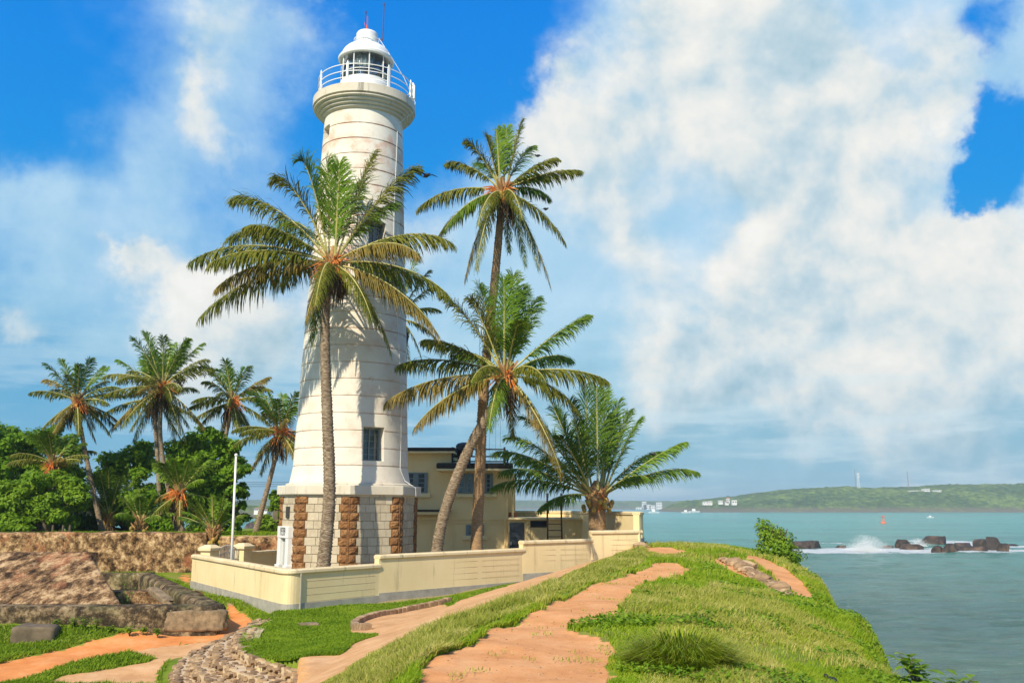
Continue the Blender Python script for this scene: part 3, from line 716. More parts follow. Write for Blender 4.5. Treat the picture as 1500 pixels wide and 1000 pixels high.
foam = np.maximum(foam, (.75 - np.abs(SX - shore_x - 1 - 2.0 * fbm(SY * .3, SX * .1, 2, 4)) * .22) * ((SY < 60) & (SY > 0)))
foam = np.clip(foam, 0, 1)
ni, nj = len(xn), len(yy); idx = np.arange(ni * nj).reshape(nj, ni)
Q = np.stack([idx[:-1, :-1], idx[:-1, 1:], idx[1:, 1:], idx[1:, :-1]], -1).reshape(-1, 4)
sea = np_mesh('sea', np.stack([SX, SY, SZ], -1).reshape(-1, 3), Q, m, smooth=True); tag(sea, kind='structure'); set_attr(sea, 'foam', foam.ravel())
# surf spray
def spray(px, py, n, w, hgt, label):
    c = at(px, py, z=SEA); mb = MB(); V = []; T = []
    u = RNG.uniform(0, 1, n); a = RNG.normal(0, 1, n) + .35 * u + .25 * np.sin(u * 9)
    X = c.x + a * w * (.35 + .5 * u) ; Z = SEA + hgt * (u ** 1.5) * np.exp(-(a * .55) ** 2) + .1; Y = c.y + RNG.normal(0, 1.2, n); r = RNG.uniform(.02, .085, n) * (1.2 - u * .8)
    D = np.array([(1,0,0),(0,1,0),(-1,0,0),(0,-1,0),(0,0,1),(0,0,-1)], float)
    V = np.stack([X, Y, Z], -1)[:, None, :] + D[None] * r[:, None, None]
    tr = np.array([(0,1,4),(1,2,4),(2,3,4),(3,0,4),(1,0,5),(2,1,5),(3,2,5),(0,3,5)])
    T = (np.arange(n)[:, None, None] * 6 + tr[None]).reshape(-1, 3)
    tag(np_mesh('sea_spray', V.reshape(-1, 3), T, MAT['foam'], smooth=True), label, 'sea spray', kind='stuff')
spray(1268, 807, 9000, 3.4, 3.6, 'plume of white spray thrown up by a wave breaking on the reef')
spray(1345, 800, 2500, 1.8, 2.0, 'small burst of white spray between the reef rocks')
# ---------------------------------------------------------------- reef rocks
def rock(px, py, wpx, hpx, label, seed, mat='searock', flat=1.0, group=None, Y=None):
    c = at(px, py, z=SEA) if Y is None else at(px, py, Y); k = c.y / F
    w, h = wpx * k * .5, hpx * k
    import bmesh
    bm = bmesh.new(); bmesh.ops.create_icosphere(bm, subdivisions=4, radius=1)
    rr = random.Random(seed); planes = [(Vector((0, 0, 1)), .62)] + [(Vector((rr.gauss(0, 1), rr.gauss(0, 1), rr.gauss(0, .9))).normalized(), rr.uniform(.60, .85)) for _ in range(14)]
    for v in bm.verts:
        q = v.co.copy()
        for nn, dd in planes:
            e_ = q.dot(nn) - dd
            if e_ > 0: q -= nn * e_ * .97
        j = float(fbm(np.array([q.x * 2.2 + seed]), np.array([q.z * 2.2 + q.y * 1.7]), 4, seed)[0]) * .22
        q *= 1 + j; v.co = Vector((q.x * w * 1.25, q.y * w * .8, q.z * h * 1.25))
    me = bpy.data.meshes.new('rock'); bm.to_mesh(me); bm.free(); me.materials.append(MAT[mat]); 
    try: me.shade_smooth(); me.set_sharp_from_angle(angle=.5)
    except Exception: pass
    o = bpy.data.objects.new('sea_rock', me); o.location = (c.x, c.y, SEA + h * .12); o.rotation_euler = (0, 0, rr.uniform(-.4, .4)); link(o)
    return tag(o, label, 'rock', group)
RG = 'rocks of the reef in the surf'
for i, a in enumerate(((1172,803,34,11,'low dark rock at the left end of the reef nearest the round bush'),(1190,803,26,12,'dark hump right of the leftmost reef rock'),(1160,804,22,8,'small dark rock in front of the leftmost reef rock'),
    (1232,803,14,5,'tiny tan rock awash just left of the spray plume'),(1323,801,19,12,'squarish brown rock standing up behind the ginger boulders right of the spray'),(1333,805,28,9,'wide ginger boulder at the waterline right of the spray'),(1344,805,18,8,'smaller ginger boulder against the wide ginger one'),
    (1368,797,42,13,'long dark sloping slab rock, highest in the middle of the reef'),(1374,808,16,10,'blocky brown rock in front of the long dark slab'),(1391,808,24,13,'brown boulder with a pale top right of the blocky one'),(1410,803,32,9,'low dark flat rock between the two tall boulder groups'),
    (1438,801,26,12,'tan rounded boulder leaning on the tallest reef rock'),(1457,805,22,20,'tallest dark brown rock of the reef'),(1470,807,16,12,'small dark rock right of the tallest reef rock'),(1422,807,40,8,'flat dark ledge in front of the tan rounded boulder'),
    (1366,792,10,4,'tiny rock tip behind the long dark slab'),(1300,802,16,4,'thin dark rock awash left of the ginger boulders'),(1482,800,22,4,'thin dark ledge at the right end of the reef'))):
    rock(*a, seed=i * 3 + 2, group=RG)
# boulders at the cliff foot
random.seed(9)
# ---------------------------------------------------------------- far shore
def hills(name, X0, X1, ncol, Y0, depth, nrow, prof, seed, mat, rough=5.0):
    """wooded land: shoreline at Y0(u), height profile prof(u)"""
    u = np.linspace(0, 1, ncol); v = np.linspace(0, 1, nrow)
    U, V = np.meshgrid(u, v)
    X = X0 + (X1 - X0) * U
    Yb = Y0(u)[None, :] + 30 * fbm(U * 9, U * 0 + 3, 3, seed)
    Y = Yb + depth * V
    X = X * (Y / Yb) ** .5 if False else X
    Hh = prof(u)[None, :] * (sst(V, -.02, .55)) ** .8
    Z = SEA - 1 + Hh
    can = (fbm(X / 26, Y / 26, 4, seed + 1) + .5) * rough * 1.5 + (np.abs(fbm(X / 9, Y / 9, 2, seed + 7))) * rough * 1.3
    Z = Z + can * sst(V, .01, .05) * np.clip(Hh / 6, 0, 1)
    Z = np.where(V >= .999, SEA - 5, Z)
    idx = np.arange(ncol * nrow).reshape(nrow, ncol)
    Q = np.stack([idx[:-1, :-1], idx[:-1, 1:], idx[1:, 1:], idx[1:, :-1]], -1).reshape(-1, 4)
    return tag(np_mesh(name, np.stack([X, Y, Z], -1).reshape(-1, 3), Q, mat, smooth=False), kind='structure')
m, nt = newmat('wooded_hillside'); g = N(nt); p = g.pos()
a = g.noise(p, .012, 5, .6); b = g.noise(p, .10, 5, .75)
f = g.math('ADD', g.math('MULTIPLY', a, .35), g.math('MULTIPLY', b, .65))
col = g.ramp(f, [(.36, (.015, .04, .012)), (.5, (.07, .13, .025)), (.60, (.20, .27, .05))])
sx = g.n('ShaderNodeSeparateXYZ'); nt.links.new(p, sx.inputs[0])
shore = g.math('SUBTRACT', 1.0, g.smooth(g.math('ADD', sx.outputs[2], g.math('MULTIPLY', b, 14)), -1, 9))
col = g.mix(g.math('MULTIPLY', shore, .8), col, (.17, .14, .10))
g.out(col, .95, g.bump(b, .6, 6), 0, .1); MAT['hill'] = m
def profR(u):
    px = 1005 + (2050 - 1005) * u
    top = np.interp(px, [1005,1025,1050,1080,1120,1160,1200,1240,1300,1370,1430,1470,1500,1650,2050], [748,741,735,733,729,723,718,715,713,714,712,709,709,706,712])
    return np.maximum(.5, (748.5 - top) * HY / F)
HY = 1560.0
hx0, hx1 = (1005 - 750) * HY * .99 / F, (2050 - 750) * HY * .99 / F
hills('headland', hx0, hx1, 520, lambda u: HY + 60 * np.sin(u * 5) * 0 + u * 0, 330, 110, profR, 3, MAT['hill'], 4.6)
def profM(u): return np.interp(u, [0, .1, .5, .8, 1], [12, 14, 13, 11, 12]) * 2.1
hills('far_coast', -2400, 1300, 420, lambda u: 2900 + u * 0, 400, 30, profM, 13, MAT['hill'], 4)
def profL(u): return np.interp(u, [0, .3, .6, .8, 1], [12, 13, 11, 9, 5.])
hills('near_coast', -700, -120, 300, lambda u: 745 + u * 0, 120, 40, profL, 23, MAT['hill'], 2.4)
# ---------------------------------------------------------------- distant buildings, masts, boats
def far_house(px, py, wpx, hpx, label, Y, floors=2, roof='flat', cat='building', cols=3):
    c = at(px, py, Y); k = Y / F; w, h = wpx * k, hpx * k
    e_ = empty('far_building', c, 0, label, cat, 'far white buildings')
    MB().box(-w / 2, w / 2, 0, w * .5 + 4, -3, h).build('wall', MAT['townwhite'], e_)
    if roof == 'tile':
        MB().add([(-w*.55,-.6,h),(w*.55,-.6,h),(w*.55,w*.5+4.6,h),(-w*.55,w*.5+4.6,h),(-w*.5,w*.25+2,h+h*.45),(w*.5,w*.25+2,h+h*.45)], [(0,1,5,4),(2,3,4,5),(1,2,5),(3,0,4),(0,3,2,1)]).build('roof', MAT['townroof'], e_)
    else: MB().box(-w*.52, w*.52, -.4, w*.5+4.4, h, h + .5).build('roof', MAT['townwhite'], e_)
    for i in range(floors):
        z = h * (i + .45) / floors
        mb = MB()
        for j in range(cols):
            x = -w / 2 + w * (j + .5) / cols; mb.box(x - w / cols * .28, x + w / cols * .28, -.12, .1, z - h / floors * .18, z + h / floors * .22)
        mb.build('window', MAT['towngrey'], e_)
    return e_
TY = 2850.0
for a in ((937,748,10,5,'low pale block at the left end of the far white town'),(948,748,10,9,'mid height white block in the far town, left of the tallest'),(944,748,6,13,'narrow white tower block of the far town'),(956,748,8,8,'white block between the two towers of the far town'),
          (966,748,8,12,'grey tower under construction at the right of the far town')): far_house(*a, TY, floors=3)
for a in ((1001,747,6,3,'small cream house on the far shore at the foot of the headland'),(1008,747,5,2.5,'smallest cream house on the far shore just right of its neighbour')): far_house(*a, 1900, 1, 'tile', 'house', 2)
for a in ((1034,737,8,2.5,'long low white house at the left end of the headland'),(1041,737,5,3,'small white house second along the headland slope'),(1056,736,6,3,'white house in the middle of the headland group'),(1065,737,5,2.5,'small pale house beside the red roofed one'),
          (1067,734,4,4,'red roofed house of the headland group'),(1076,737,7,4.5,'square white house at the right end of the headland group')): far_house(*a, HY + 70, 1, 'tile' if 'red' in a[4] else 'flat', 'house', 2)
for a in ((1337,722,8,3.5,'left wing of the white hotel on the hilltop'),(1347,722,10,3.5,'middle low wing of the white hotel on the hilltop'),(1358,722,9,6,'tallest white block of the hilltop hotel'),(1373,720,12,2,'long thin pale building right of the hilltop hotel')): far_house(*a, HY + 120, 2, cols=4)
for a in ((375,748,6,3,'white house on the near coast seen between the palms'),(381,747,5,3,'small pale house on the near coast seen between the palms'),(388,749,6,2.5,'low white house on the near coast right of its neighbours')): far_house(*a, 770, 1, 'tile', 'house', 2)
def lattice(px, py0, py1, w, Y, label, col='steel'):
    c = at(px, py0, Y); H_ = at(px, py1, Y).z - c.z; e_ = empty('radio_mast', c, 0, label, 'radio mast')
    mb = MB(); r = w * .5
    for sx_, sy_ in ((-1,-1),(1,-1),(1,1),(-1,1)): mb.tube([(sx_*r, sy_*r, -8), (sx_*r*.35, sy_*r*.35, H_)], .16 if Y > 500 else .03, 4)
    n = max(5, int(H_ / (w * 1.4)))
    for i in range(n):
        z0, z1 = H_ * i / n, H_ * (i + 1) / n; f0, f1 = 1 - .65 * i / n, 1 - .65 * (i + 1) / n
        for s_ in (-1, 1): mb.tube([(-r*f0, s_*r*f0, z0), (r*f1, s_*r*f1, z1)], .12 if Y > 500 else .02, 4); mb.tube([(s_*r*f0, -r*f0, z0), (s_*r*f1, r*f1, z1)], .12 if Y > 500 else .02, 4)
    mb.build('lattice', MAT[col], e_)
    if Y > 500:
        m2 = MB()
        for k in range(3): m2.tube([(r*.5, 0, H_ * (.7 + .1 * k)), (r * 1.0, 0, H_ * (.7 + .1 * k))], 1.0, 8)
        m2.build('dish', MAT['townwhite'], e_)
    return e_
lattice(1258, 716, 692, 4.5, HY + 150, 'thicker pale lattice mast with dishes on the headland ridge', 'townwhite')
lattice(1254, 716, 688, 2.2, HY + 170, 'thin dark mast just left of the pale lattice mast')
lattice(1331, 716, 690, 2.0, HY + 170, 'thin lone mast on the ridge above the hilltop hotel')
# channel buoy and a small boat
c = at(1294, 766, z=SEA); e_ = empty('buoy', c, 0, 'orange and white channel buoy floating beyond the reef', 'buoy')
MB().lathe([(1.6,-.4),(1.7,.2),(1.5,.7),(.8,.9)], 16).build('float', MAT['orangeboat'], e_)
mb = MB(); [mb.tube([(math.cos(k*PI/2)*.9, math.sin(k*PI/2)*.9, .8), (math.cos(k*PI/2)*.5, math.sin(k*PI/2)*.5, 4.0)], .12, 5) for k in range(4)]; mb.box(-.7, .7, -.7, .7, 3.8, 4.4); mb.build('tower', MAT['orangeboat'], e_)
def boat(px, py, L, label, mat='white'):
    c = at(px, py, z=SEA); e_ = empty('small_boat', c, 0, label, 'boat'); w = L * .16
    st = [(-.5,.75),(-.25,1),(.1,.95),(.35,.6),(.5,.05)]; vs = []
    for t, k in st: vs += [(t*L, -w*k, L*.13), (t*L, -w*k*.5, -L*.03), (t*L, w*k*.5, -L*.03), (t*L, w*k, L*.13)]
    fs = [(i*4+j, (i+1)*4+j, (i+1)*4+(j+1)%4, i*4+(j+1)%4) for i in range(4) for j in range(4)] + [(3,2,1,0)]
    MB().add(vs, fs).build('hull', MAT[mat], e_); MB().box(-.2*L, .1*L, -w*.5, w*.5, L*.13, L*.32).build('cabin', MAT['white'], e_, bevel=.05)
boat(1363, 758, 6, 'tiny white boat out on the water left of the hilltop hotel')
boat(958, 751, 16, 'white boat moored below the far white town'); boat(1017, 750, 18, 'long white boat off the tip of the headland'); boat(1005, 751, 14, 'white boat left of the long one off the headland')
for px_ in (952, 963): pass
# ================================================================ LIGHTHOUSE
LC = at(512, 712, 41.5); LX, LY = LC.x, LC.y
LH = empty('lighthouse', (LX, LY, -3.3), 0, 'tall round whitewashed lighthouse on an octagonal stone base behind the cream wall', 'lighthouse')
OFF = 3.3     # part coordinates are relative to z = -3.3
def lz(z): return z + OFF
fa = math.atan2(-LY, -LX)              # direction from the tower to the camera
def pol(r, a, z): return (r * math.cos(a), r * math.sin(a), z)
# octagonal base
Ro = 2.98; V8 = [fa + k * PI / 4 for k in range(8)]
MB().prism([pol(Ro - .05, a, 0)[:2] for a in V8], 0, lz(.42)).build('base_core', MAT['mortar'], LH)
# ashlar courses with proud quoins
random.seed(3)
bl = []; nb = []; qn = MB(); qn2 = MB(); ql = MB()
NR = 11; CH = (OFF + .42) / NR
def face_frame(k):
    a = Vector(pol(Ro, V8[k], 0)); b = Vector(pol(Ro, V8[(k + 1) % 8], 0)); t = (b - a); L = t.length; t = t / L
    n = Vector((math.cos((V8[k] + PI / 8)), math.sin(V8[k] + PI / 8), 0)); return a, t, n, L
ash = MB(); blk = []
def block(mb, a, t, n, s0, s1, z0, z1, d, rough=0, nn=1):
    """one dressed or rock-faced stone; d = how far it stands proud"""
    gx = 5 if rough else 1; vs = []; fs = []
    for j in range(gx + 1):
        for i in range(gx + 1):
            u, v = i / gx, j / gx; e_ = min(u, v, 1 - u, 1 - v)
            dd = d + (rough * (min(e_ * 3, .8) + random.uniform(-.25, .35) * (e_ > 0)) if rough else 0)
            vs.append(a + t * (s0 + (s1 - s0) * u) + n * dd + Vector((0, 0, z0 + (z1 - z0) * v)))
    W = gx + 1
    fs = [(j*W+i, j*W+i+1, (j+1)*W+i+1, (j+1)*W+i) for j in range(gx) for i in range(gx)]
    # skirt back to the core
    per = [i for i in range(W)] + [j*W+gx for j in range(1, W)] + [gx*W+i for i in range(gx-1, -1, -1)] + [j*W for j in range(gx-1, 0, -1)]
    b0 = len(vs)
    for q in per: vs.append(vs[q] - n * ((vs[q] - a).dot(n) + .06))
    m_ = len(per); fs += [(per[i], b0 + i, b0 + (i + 1) % m_, per[(i + 1) % m_]) for i in range(m_)]
    mb.add(vs, fs); return len(vs)
for k in range(8):
    a, t, n, L = face_frame(k)
    for r in range(NR):
        z0, z1 = r * CH + .012, (r + 1) * CH - .012
        qw = .33 if r % 2 else .42; qw2 = .42 if r % 2 else .33
        block(qn, a, t, n, .03, qw, z0, z1, .02, .07); block(qn2, a, t, n, L - qw2, L - .03, z0, z1, .02, .07)
        s = qw + .02; end = L - qw2 - .02
        while s < end - .05:
            w = random.choice((.24, .38, .44, .5)); 
            if end - s - w < .15: w = end - s
            nv = block(ash, a, t, n, s, s + w - .016, z0, z1, random.uniform(.0, .012)); blk += [random.random()] * nv; s += w
    o = ash.build('ashlar_wall', MAT['ashlar'], LH); set_attr(o, 'blk', blk); ash = MB(); blk = []
    qn.build('rock_faced_quoins', MAT['quoin'], LH); qn2.build('rock_faced_quoins', MAT['quoin'], LH); qn = MB(); qn2 = MB()
    MB().tube([tuple(Vector(pol(Ro, V8[k], 0))), tuple(Vector(pol(Ro, V8[k], lz(.42))))], .03, 8).build('corner_joint', MAT['quoin'], LH)
# slab cornice
def octp(r): return [pol(r, a, 0)[:2] for a in V8]
MB().prism(octp(3.02), lz(.40), lz(.47)).build('cornice_bed', MAT['slab'], LH, bevel=.01)
MB().prism(octp(3.16), lz(.47), lz(.86)).build('cornice', MAT['slab'], LH, bevel=.03)
MB().lathe([(2.80, lz(.855)), (2.80, lz(.93)), (2.70, lz(.97)), (2.62, lz(.98))], 64).build('plinth_ring', MAT['slab'], LH, smooth=False)
# tapering shaft with recessed course joints
def Rz(z): return float(np.interp(z, [.9, 1.3, 7.7, 12.6, 17.7, 18.2], [2.63, 2.54, 2.30, 2.06, 1.84, 1.83]))
prof = [(2.66, lz(.93))]; z = .95 + .74
while z < 17.6:
    prof += [(Rz(z) + .002, lz(z - .028)), (Rz(z) - .02, lz(z - .016)), (Rz(z) - .02, lz(z + .012)), (Rz(z) + .004, lz(z + .024))]
    z += .74
prof += [(1.83, lz(18.1))]
shaft = MB().lathe(prof, 96).build('shaft', MAT['tower'], LH); 
# window openings cut through the shaft
def cutter(ang, z0, z1, w, depth):
    n = Vector((math.cos(ang), math.sin(ang), 0)); t = Vector((-n.y, n.x, 0)); R = Rz((z0 + z1) / 2)
    mb = MB(); mb.obox(n * (R + .6 - depth / 2 - .3) + Vector((0, 0, lz((z0 + z1) / 2))), t, n, (0, 0, 1), w / 2, (depth + .6) / 2, (z1 - z0) / 2); return mb, n, t, R
wins = []
a_win = fa + math.radians(22)
zw = at(549, 649, 39.2).z
spec = [(a_win, zw - .72, zw + .72, .95, .62), (a_win, at(549, 342, 39.8).z - .55, at(549, 342, 39.8).z + .55, .8, .5), (a_win - PI / 2, at(481, 208, 41.5).z - .3, at(481, 208, 41.5).z + .35, .75, .45), (a_win, at(549, 302, 39.8).z + .2, at(549, 302, 39.8).z + .9, .1, .1)][:3]
for ang, z0, z1, w, dp in spec:
    mb, n, t, R = cutter(ang, z0, z1, w, dp)
    c_ = mb.build('cut', MAT['tower']); c_.parent = LH
    bpy.context.view_layer.update()
    b = shaft.modifiers.new('b', 'BOOLEAN'); b.operation = 'DIFFERENCE'; b.object = c_; b.solver = 'EXACT'; wins.append(c_)
bpy.context.view_layer.update()
dg = bpy.context.evaluated_depsgraph_get(); me2 = bpy.data.meshes.new_from_object(shaft.evaluated_get(dg)); shaft.modifiers.clear(); shaft.data = me2; me2.shade_smooth(); me2.set_sharp_from_angle(angle=math.radians(12))
for c_ in wins: bpy.data.objects.remove(c_, do_unlink=True)
for ang, z0, z1, w, dp in spec:
    n = Vector((math.cos(ang), math.sin(ang), 0)); t = Vector((-n.y, n.x, 0)); R = Rz((z0 + z1) / 2)
    B = n * (R - dp + .05) + Vector((0, 0, lz((z0 + z1) / 2))); h = (z1 - z0)
    fr = MB()
    for sgn in (-1, 1): fr.obox(B + t * sgn * (w / 2 - .04), t, n, (0,0,1), .04, .03, h / 2); fr.obox(B + Vector((0, 0, sgn * (h / 2 - .04))), t, n, (0,0,1), w / 2 - .08, .03, .04)
    fr.obox(B, t, n, (0,0,1), .03, .032, h / 2 - .08)
    for q in (-1, 1): 
        fr.obox(B + t * q * w / 4, t, n, (0,0,1), .012, .02, h / 2 - .08)
    for j in range(1, 5): fr.obox(B + Vector((0, 0, -h / 2 + h * j / 5)), t, n, (0,0,1), w / 2 - .08, .018, .014)
    wn = fr.build('window', MAT['grey_frame'], LH)
    MB().obox(B - n * .02, t, n, (0,0,1), w / 2 - .02, .006, h / 2 - .02).build('pane', MAT['pane'], wn)
# gallery corbel rings and slab
pr = [(1.80, lz(17.90))]
for i in range(4):
    r0 = 1.90 + .13 * i; z0 = 17.98 + .13 * i
    for q in range(5): aa = -PI / 2 + PI * q / 4; pr.append((r0 + .075 * math.cos(aa), lz(z0 + .055 + .055 * math.sin(aa))))
pr += [(2.30, lz(18.50)), (1.7, lz(18.50)), (1.7, lz(17.90))]
MB().ring(pr, 96).build('corbel', MAT['slab_pale'] if 'slab_pale' in MAT else MAT['slab'], LH, smooth=True)
MB().lathe([(2.33, lz(18.50)), (2.42, lz(18.53)), (2.42, lz(18.92)), (2.38, lz(18.95)), (.5, lz(18.96))], 96).build('gallery_slab', MAT['slab'], LH)
# lantern room
rm = MB().lathe([(1.26, lz(18.95)), (1.26, lz(19.72)), (1.20, lz(19.80)), (1.20, lz(19.92)), (.4, lz(19.93))], 64).build('lantern_base', MAT['white'], LH)
MB().ring([(1.155, lz(19.92)), (1.165, lz(19.92)), (1.165, lz(21.06)), (1.155, lz(21.06))], 64).build('lantern_glass', MAT['glass'], LH, smooth=True)
cu = MB(); vs = []; NC = 180
for zz in (lz(20.0), lz(21.02)):
    for k in range(NC):
        a = 2 * PI * k / NC; r = .98 + .035 * math.sin(k * PI / 3) ; vs.append((r * math.cos(a), r * math.sin(a), zz))
gaps = []
cu.add(vs, [(k, (k + 1) % NC, NC + (k + 1) % NC, NC + k) for k in range(NC) if (k // 15) % 3 != 1]); cu.build('lantern_curtain', MAT['lens'], LH, smooth=True)
MB().lathe([(.35, lz(19.9)), (.5, lz(20.1)), (.52, lz(20.7)), (.35, lz(21.0))], 24).build('lamp_optic', MAT['lens'], LH, smooth=True)
gb = MB()
for k in range(10):
    a = fa + .12 + k * 2 * PI / 10; gb.tube([pol(1.18, a, lz(19.90)), pol(1.18, a, lz(21.08))], .028, 6)
gb.ring([(1.16, lz(20.24)), (1.19, lz(20.24)), (1.19, lz(20.27)), (1.16, lz(20.27))], 64)
gb.build('glazing_bar', MAT['white'], LH)
MB().ring([(1.05, lz(21.06)), (1.30, lz(21.06)), (1.33, lz(21.10)), (1.31, lz(21.15)), (1.34, lz(21.19)), (1.30, lz(21.25)), (1.0, lz(21.30))], 64).build('eave_ring', MAT['white'], LH, smooth=True)
dm = [(1.22, lz(21.24))] + [(.50 + .70 * math.cos(q * PI / 16), lz(21.27 + .62 * math.sin(q * PI / 16))) for q in range(9)]
MB().lathe(dm, 64).build('dome', MAT['white'], LH, smooth=True)
MB().lathe([(.49, lz(21.86)), (.49, lz(21.95)), (.52, lz(21.98)), (.52, lz(22.52)), (.47, lz(22.60)), (.1, lz(22.62))], 40).build('ventilator', MAT['white'], LH)
hr = MB()
for k in range(8):
    a = fa + .4 + k * PI / 4; hr.tube([pol(.5, a, lz(22.05)), pol(.60, a, lz(22.06)), pol(.62, a, lz(22.2))], .014, 5)
hr.ring([(.61, lz(22.19)), (.635, lz(22.19)), (.635, lz(22.215)), (.61, lz(22.215))], 40); hr.build('ventilator_ring', MAT['white'], LH)
# gallery railing: posts and three rails
rl = MB()
for zz in (19.28, 19.58, 19.92): rl.ring([(2.19, lz(zz)), (2.22, lz(zz)), (2.22, lz(zz + .03)), (2.19, lz(zz + .03))], 72)
rl.build('gallery_rail', MAT['white'], LH)
for k, ao in enumerate((-68, -22, 28, 74, 118, 162, 206, 250)):
    a = fa + math.radians(ao); q = MB(); q.obox(Vector(pol(2.22, a, lz(19.47))), (-math.sin(a), math.cos(a), 0), (math.cos(a), math.sin(a), 0), (0,0,1), .05, .035, .52)
    q.tube([pol(2.22, a, lz(19.98)), pol(2.22, a, lz(20.12))], [.05, .008], 6); q.build('rail_post', MAT['white'], LH)
# lamp box on the right of the gallery
a = fa + math.radians(78); lb = MB(); c = Vector(pol(2.30, a, lz(19.5)))
lb.obox(c, (-math.sin(a), math.cos(a), 0), (math.cos(a), math.sin(a), 0), (0,0,1), .11, .11, .32); lb.lathe([(.14, lz(19.82)), (.04, lz(20.02))], 8, (c.x, c.y)); lb.tube([pol(2.30, a, lz(18.95)), pol(2.30, a, lz(19.3))], .05, 6)
lb.build('side_lamp', MAT['white'], LH)
# antennas and the red vane
for px, pt, nm in ((529, 17, 'antenna'), (555.5, 5, 'antenna')):
    b = at(px, 46, 41.5) - Vector((LX, LY, -OFF)); tpt = at(px + 1.2, pt, 41.5) - Vector((LX, LY, -OFF))
    q = MB(); q.tube([(b.x, 0, lz(22.2)), (tpt.x, 0, tpt.z)], .025, 5); 
    for k in range(4): q.tube([(tpt.x, 0, tpt.z - .15), (tpt.x + .1 * math.cos(k * PI / 2), .1 * math.sin(k * PI / 2), tpt.z + .02)], .008, 4)
    q.tube([(math.copysign(.5, b.x) , 0, lz(22.3)), (b.x, 0, lz(22.32))], .02, 4); q.build(nm, MAT['rust'], LH)
q = MB(); q.tube([(.0, 0, lz(22.60)), (-.02, 0, lz(23.5))], .025, 6)
q.add([(-.16,-.01,lz(23.2)),(.02,-.01,lz(22.95)),(.02,-.01,lz(22.55)),(.26,-.01,lz(22.66)),(.0,-.01,lz(22.63)),(-.10,-.01,lz(22.8)),
       (-.16,.01,lz(23.2)),(.02,.01,lz(22.95)),(.02,.01,lz(22.55)),(.26,.01,lz(22.66)),(.0,.01,lz(22.63)),(-.10,.01,lz(22.8))],
      [(0,5,1),(1,5,2),(5,4,2),(2,4,3),(6,7,11),(7,8,11),(11,8,10),(8,9,10),(0,1,7,6),(1,2,8,7),(2,3,9,8),(3,4,10,9),(4,5,11,10),(5,0,6,11)]); q.build('weather_vane', MAT['red'], LH)
# lightning cable down the right-hand side
ca = fa + math.radians(80); pts = [pol(.6, fa + 1.2, lz(22.3)), pol(1.32, fa + math.radians(60), lz(21.2)), pol(1.9, fa + math.radians(72), lz(20.2)), pol(2.44, ca - .05, lz(19.0)), pol(2.44, ca - .1, lz(18.5))]
pts += [pol(Rz(zz) + .03, fa + math.radians(52 + 6 * math.sin(zz * .4)), lz(zz)) for zz in np.arange(17.6, 1.2, -.8)]
pts += [pol(2.70, fa + math.radians(60), lz(1.1)), pol(3.17, fa + math.radians(62), lz(.8)), pol(3.17, fa + math.radians(63), lz(.45))]
MB().tube(pts, .013, 5).build('cable', MAT['white'], LH)
# doorway with white surround on the face at the left
k = 6; a, t, n, L = face_frame(k)
mid = a + t * (L * .50); e0 = Vector((0, 0, 1)); dr = MB(); dw, dh = .50, 2.18
for s_ in (-1, 1): dr.obox(mid + t * s_ * (dw - .0) + n * .09 + e0 * (dh / 2), t, n, e0, .17, .12, dh / 2)
dr.obox(mid + n * .095 + e0 * (dh + .02), t, n, e0, dw + .18, .135, .24)
for s_ in (-1, 1): dr.obox(mid + t * s_ * (dw + .02) + n * .12 + e0 * .75, t, n, e0, .19, .16, .10)
ds = dr.build('door_surround', MAT['white'], LH, bevel=.012)
MB().obox(mid + n * .03 + e0 * (dh / 2), t, n, e0, dw - .15, .03, dh / 2 - .02).build('door', M_plain('pale_door', (.42, .44, .42), .5, 0, .08, 2), LH)
tc = bpy.data.curves.new('t', 'FONT'); tc.body = '1939'; tc.size = .50; tc.extrude = .012; tc.align_x = 'CENTER'; tc.align_y = 'CENTER'; tc.offset = -.004
to = bpy.data.objects.new('t', tc); COL.objects.link(to); bpy.context.view_layer.update()
tm = bpy.data.meshes.new_from_object(to.evaluated_get(bpy.context.evaluated_depsgraph_get())); bpy.data.objects.remove(to)
R_ = Matrix((( t.x, 0, n.x), (t.y, 0, n.y), (0, 1, 0))).to_4x4(); R_.translation = mid + n * .232 + e0 * (dh + .03); R_ = R_ @ Matrix.Diagonal((.72, 1, 1, 1))
tm.transform(R_); tm.materials.clear(); tm.materials.append(MAT['black']); link(bpy.data.objects.new('date_numerals', tm), LH)
MB().obox(mid + n * .04 + e0 * (dh + .85) - t * .02, t, n, e0, .18, .03, .24).build('plaque', MAT['plaque'], LH, bevel=.01)

# ================================================================ YELLOW BUILDING
BY = 50.0
def bz(py, Y=BY): return at(750, py, Y).z
def bxx(px, py=720, Y=BY): return at(px, py, Y).x
BG = -3.3
HB = empty('station_building', (0, BY, BG), 0, 'two storey ochre building with dark flat roof edges right behind the lighthouse', 'building')
def hp(name, mb, mat, parent=None, bevel=0):
    mb.v = [(x, y - BY, z - BG) for x, y, z in mb.v] if parent is None else [(x, y - BY, z - BG) for x, y, z in mb.v]
    return mb.build(name, mat, HB if parent is None else parent, bevel=bevel)
xl, xm, xr_b = bxx(500), bxx(662, 662), bxx(744)
zt1, zt2 = bz(664), bz(690)
hp('left_block', MB().box(xl, xm, BY, BY + 8, BG - .3, zt1), MAT['house'])
hp('roof_edge', MB().box(xl - .1, xm + .18, BY - .45, BY + 8.3, zt1, zt1 + .11), MAT['yellow'], bevel=.02)
hp('roof_felt', MB().box(xl - .33, xm + .21, BY - .48, BY + 8.33, zt1 + .11, zt1 + .30), MAT['tar'], bevel=.03)
xs0 = bxx(641)
hp('right_block', MB().box(xm + .002, xr_b, BY - .02, BY + 8.02, BG - .3, zt2 + .05), MAT['house'])
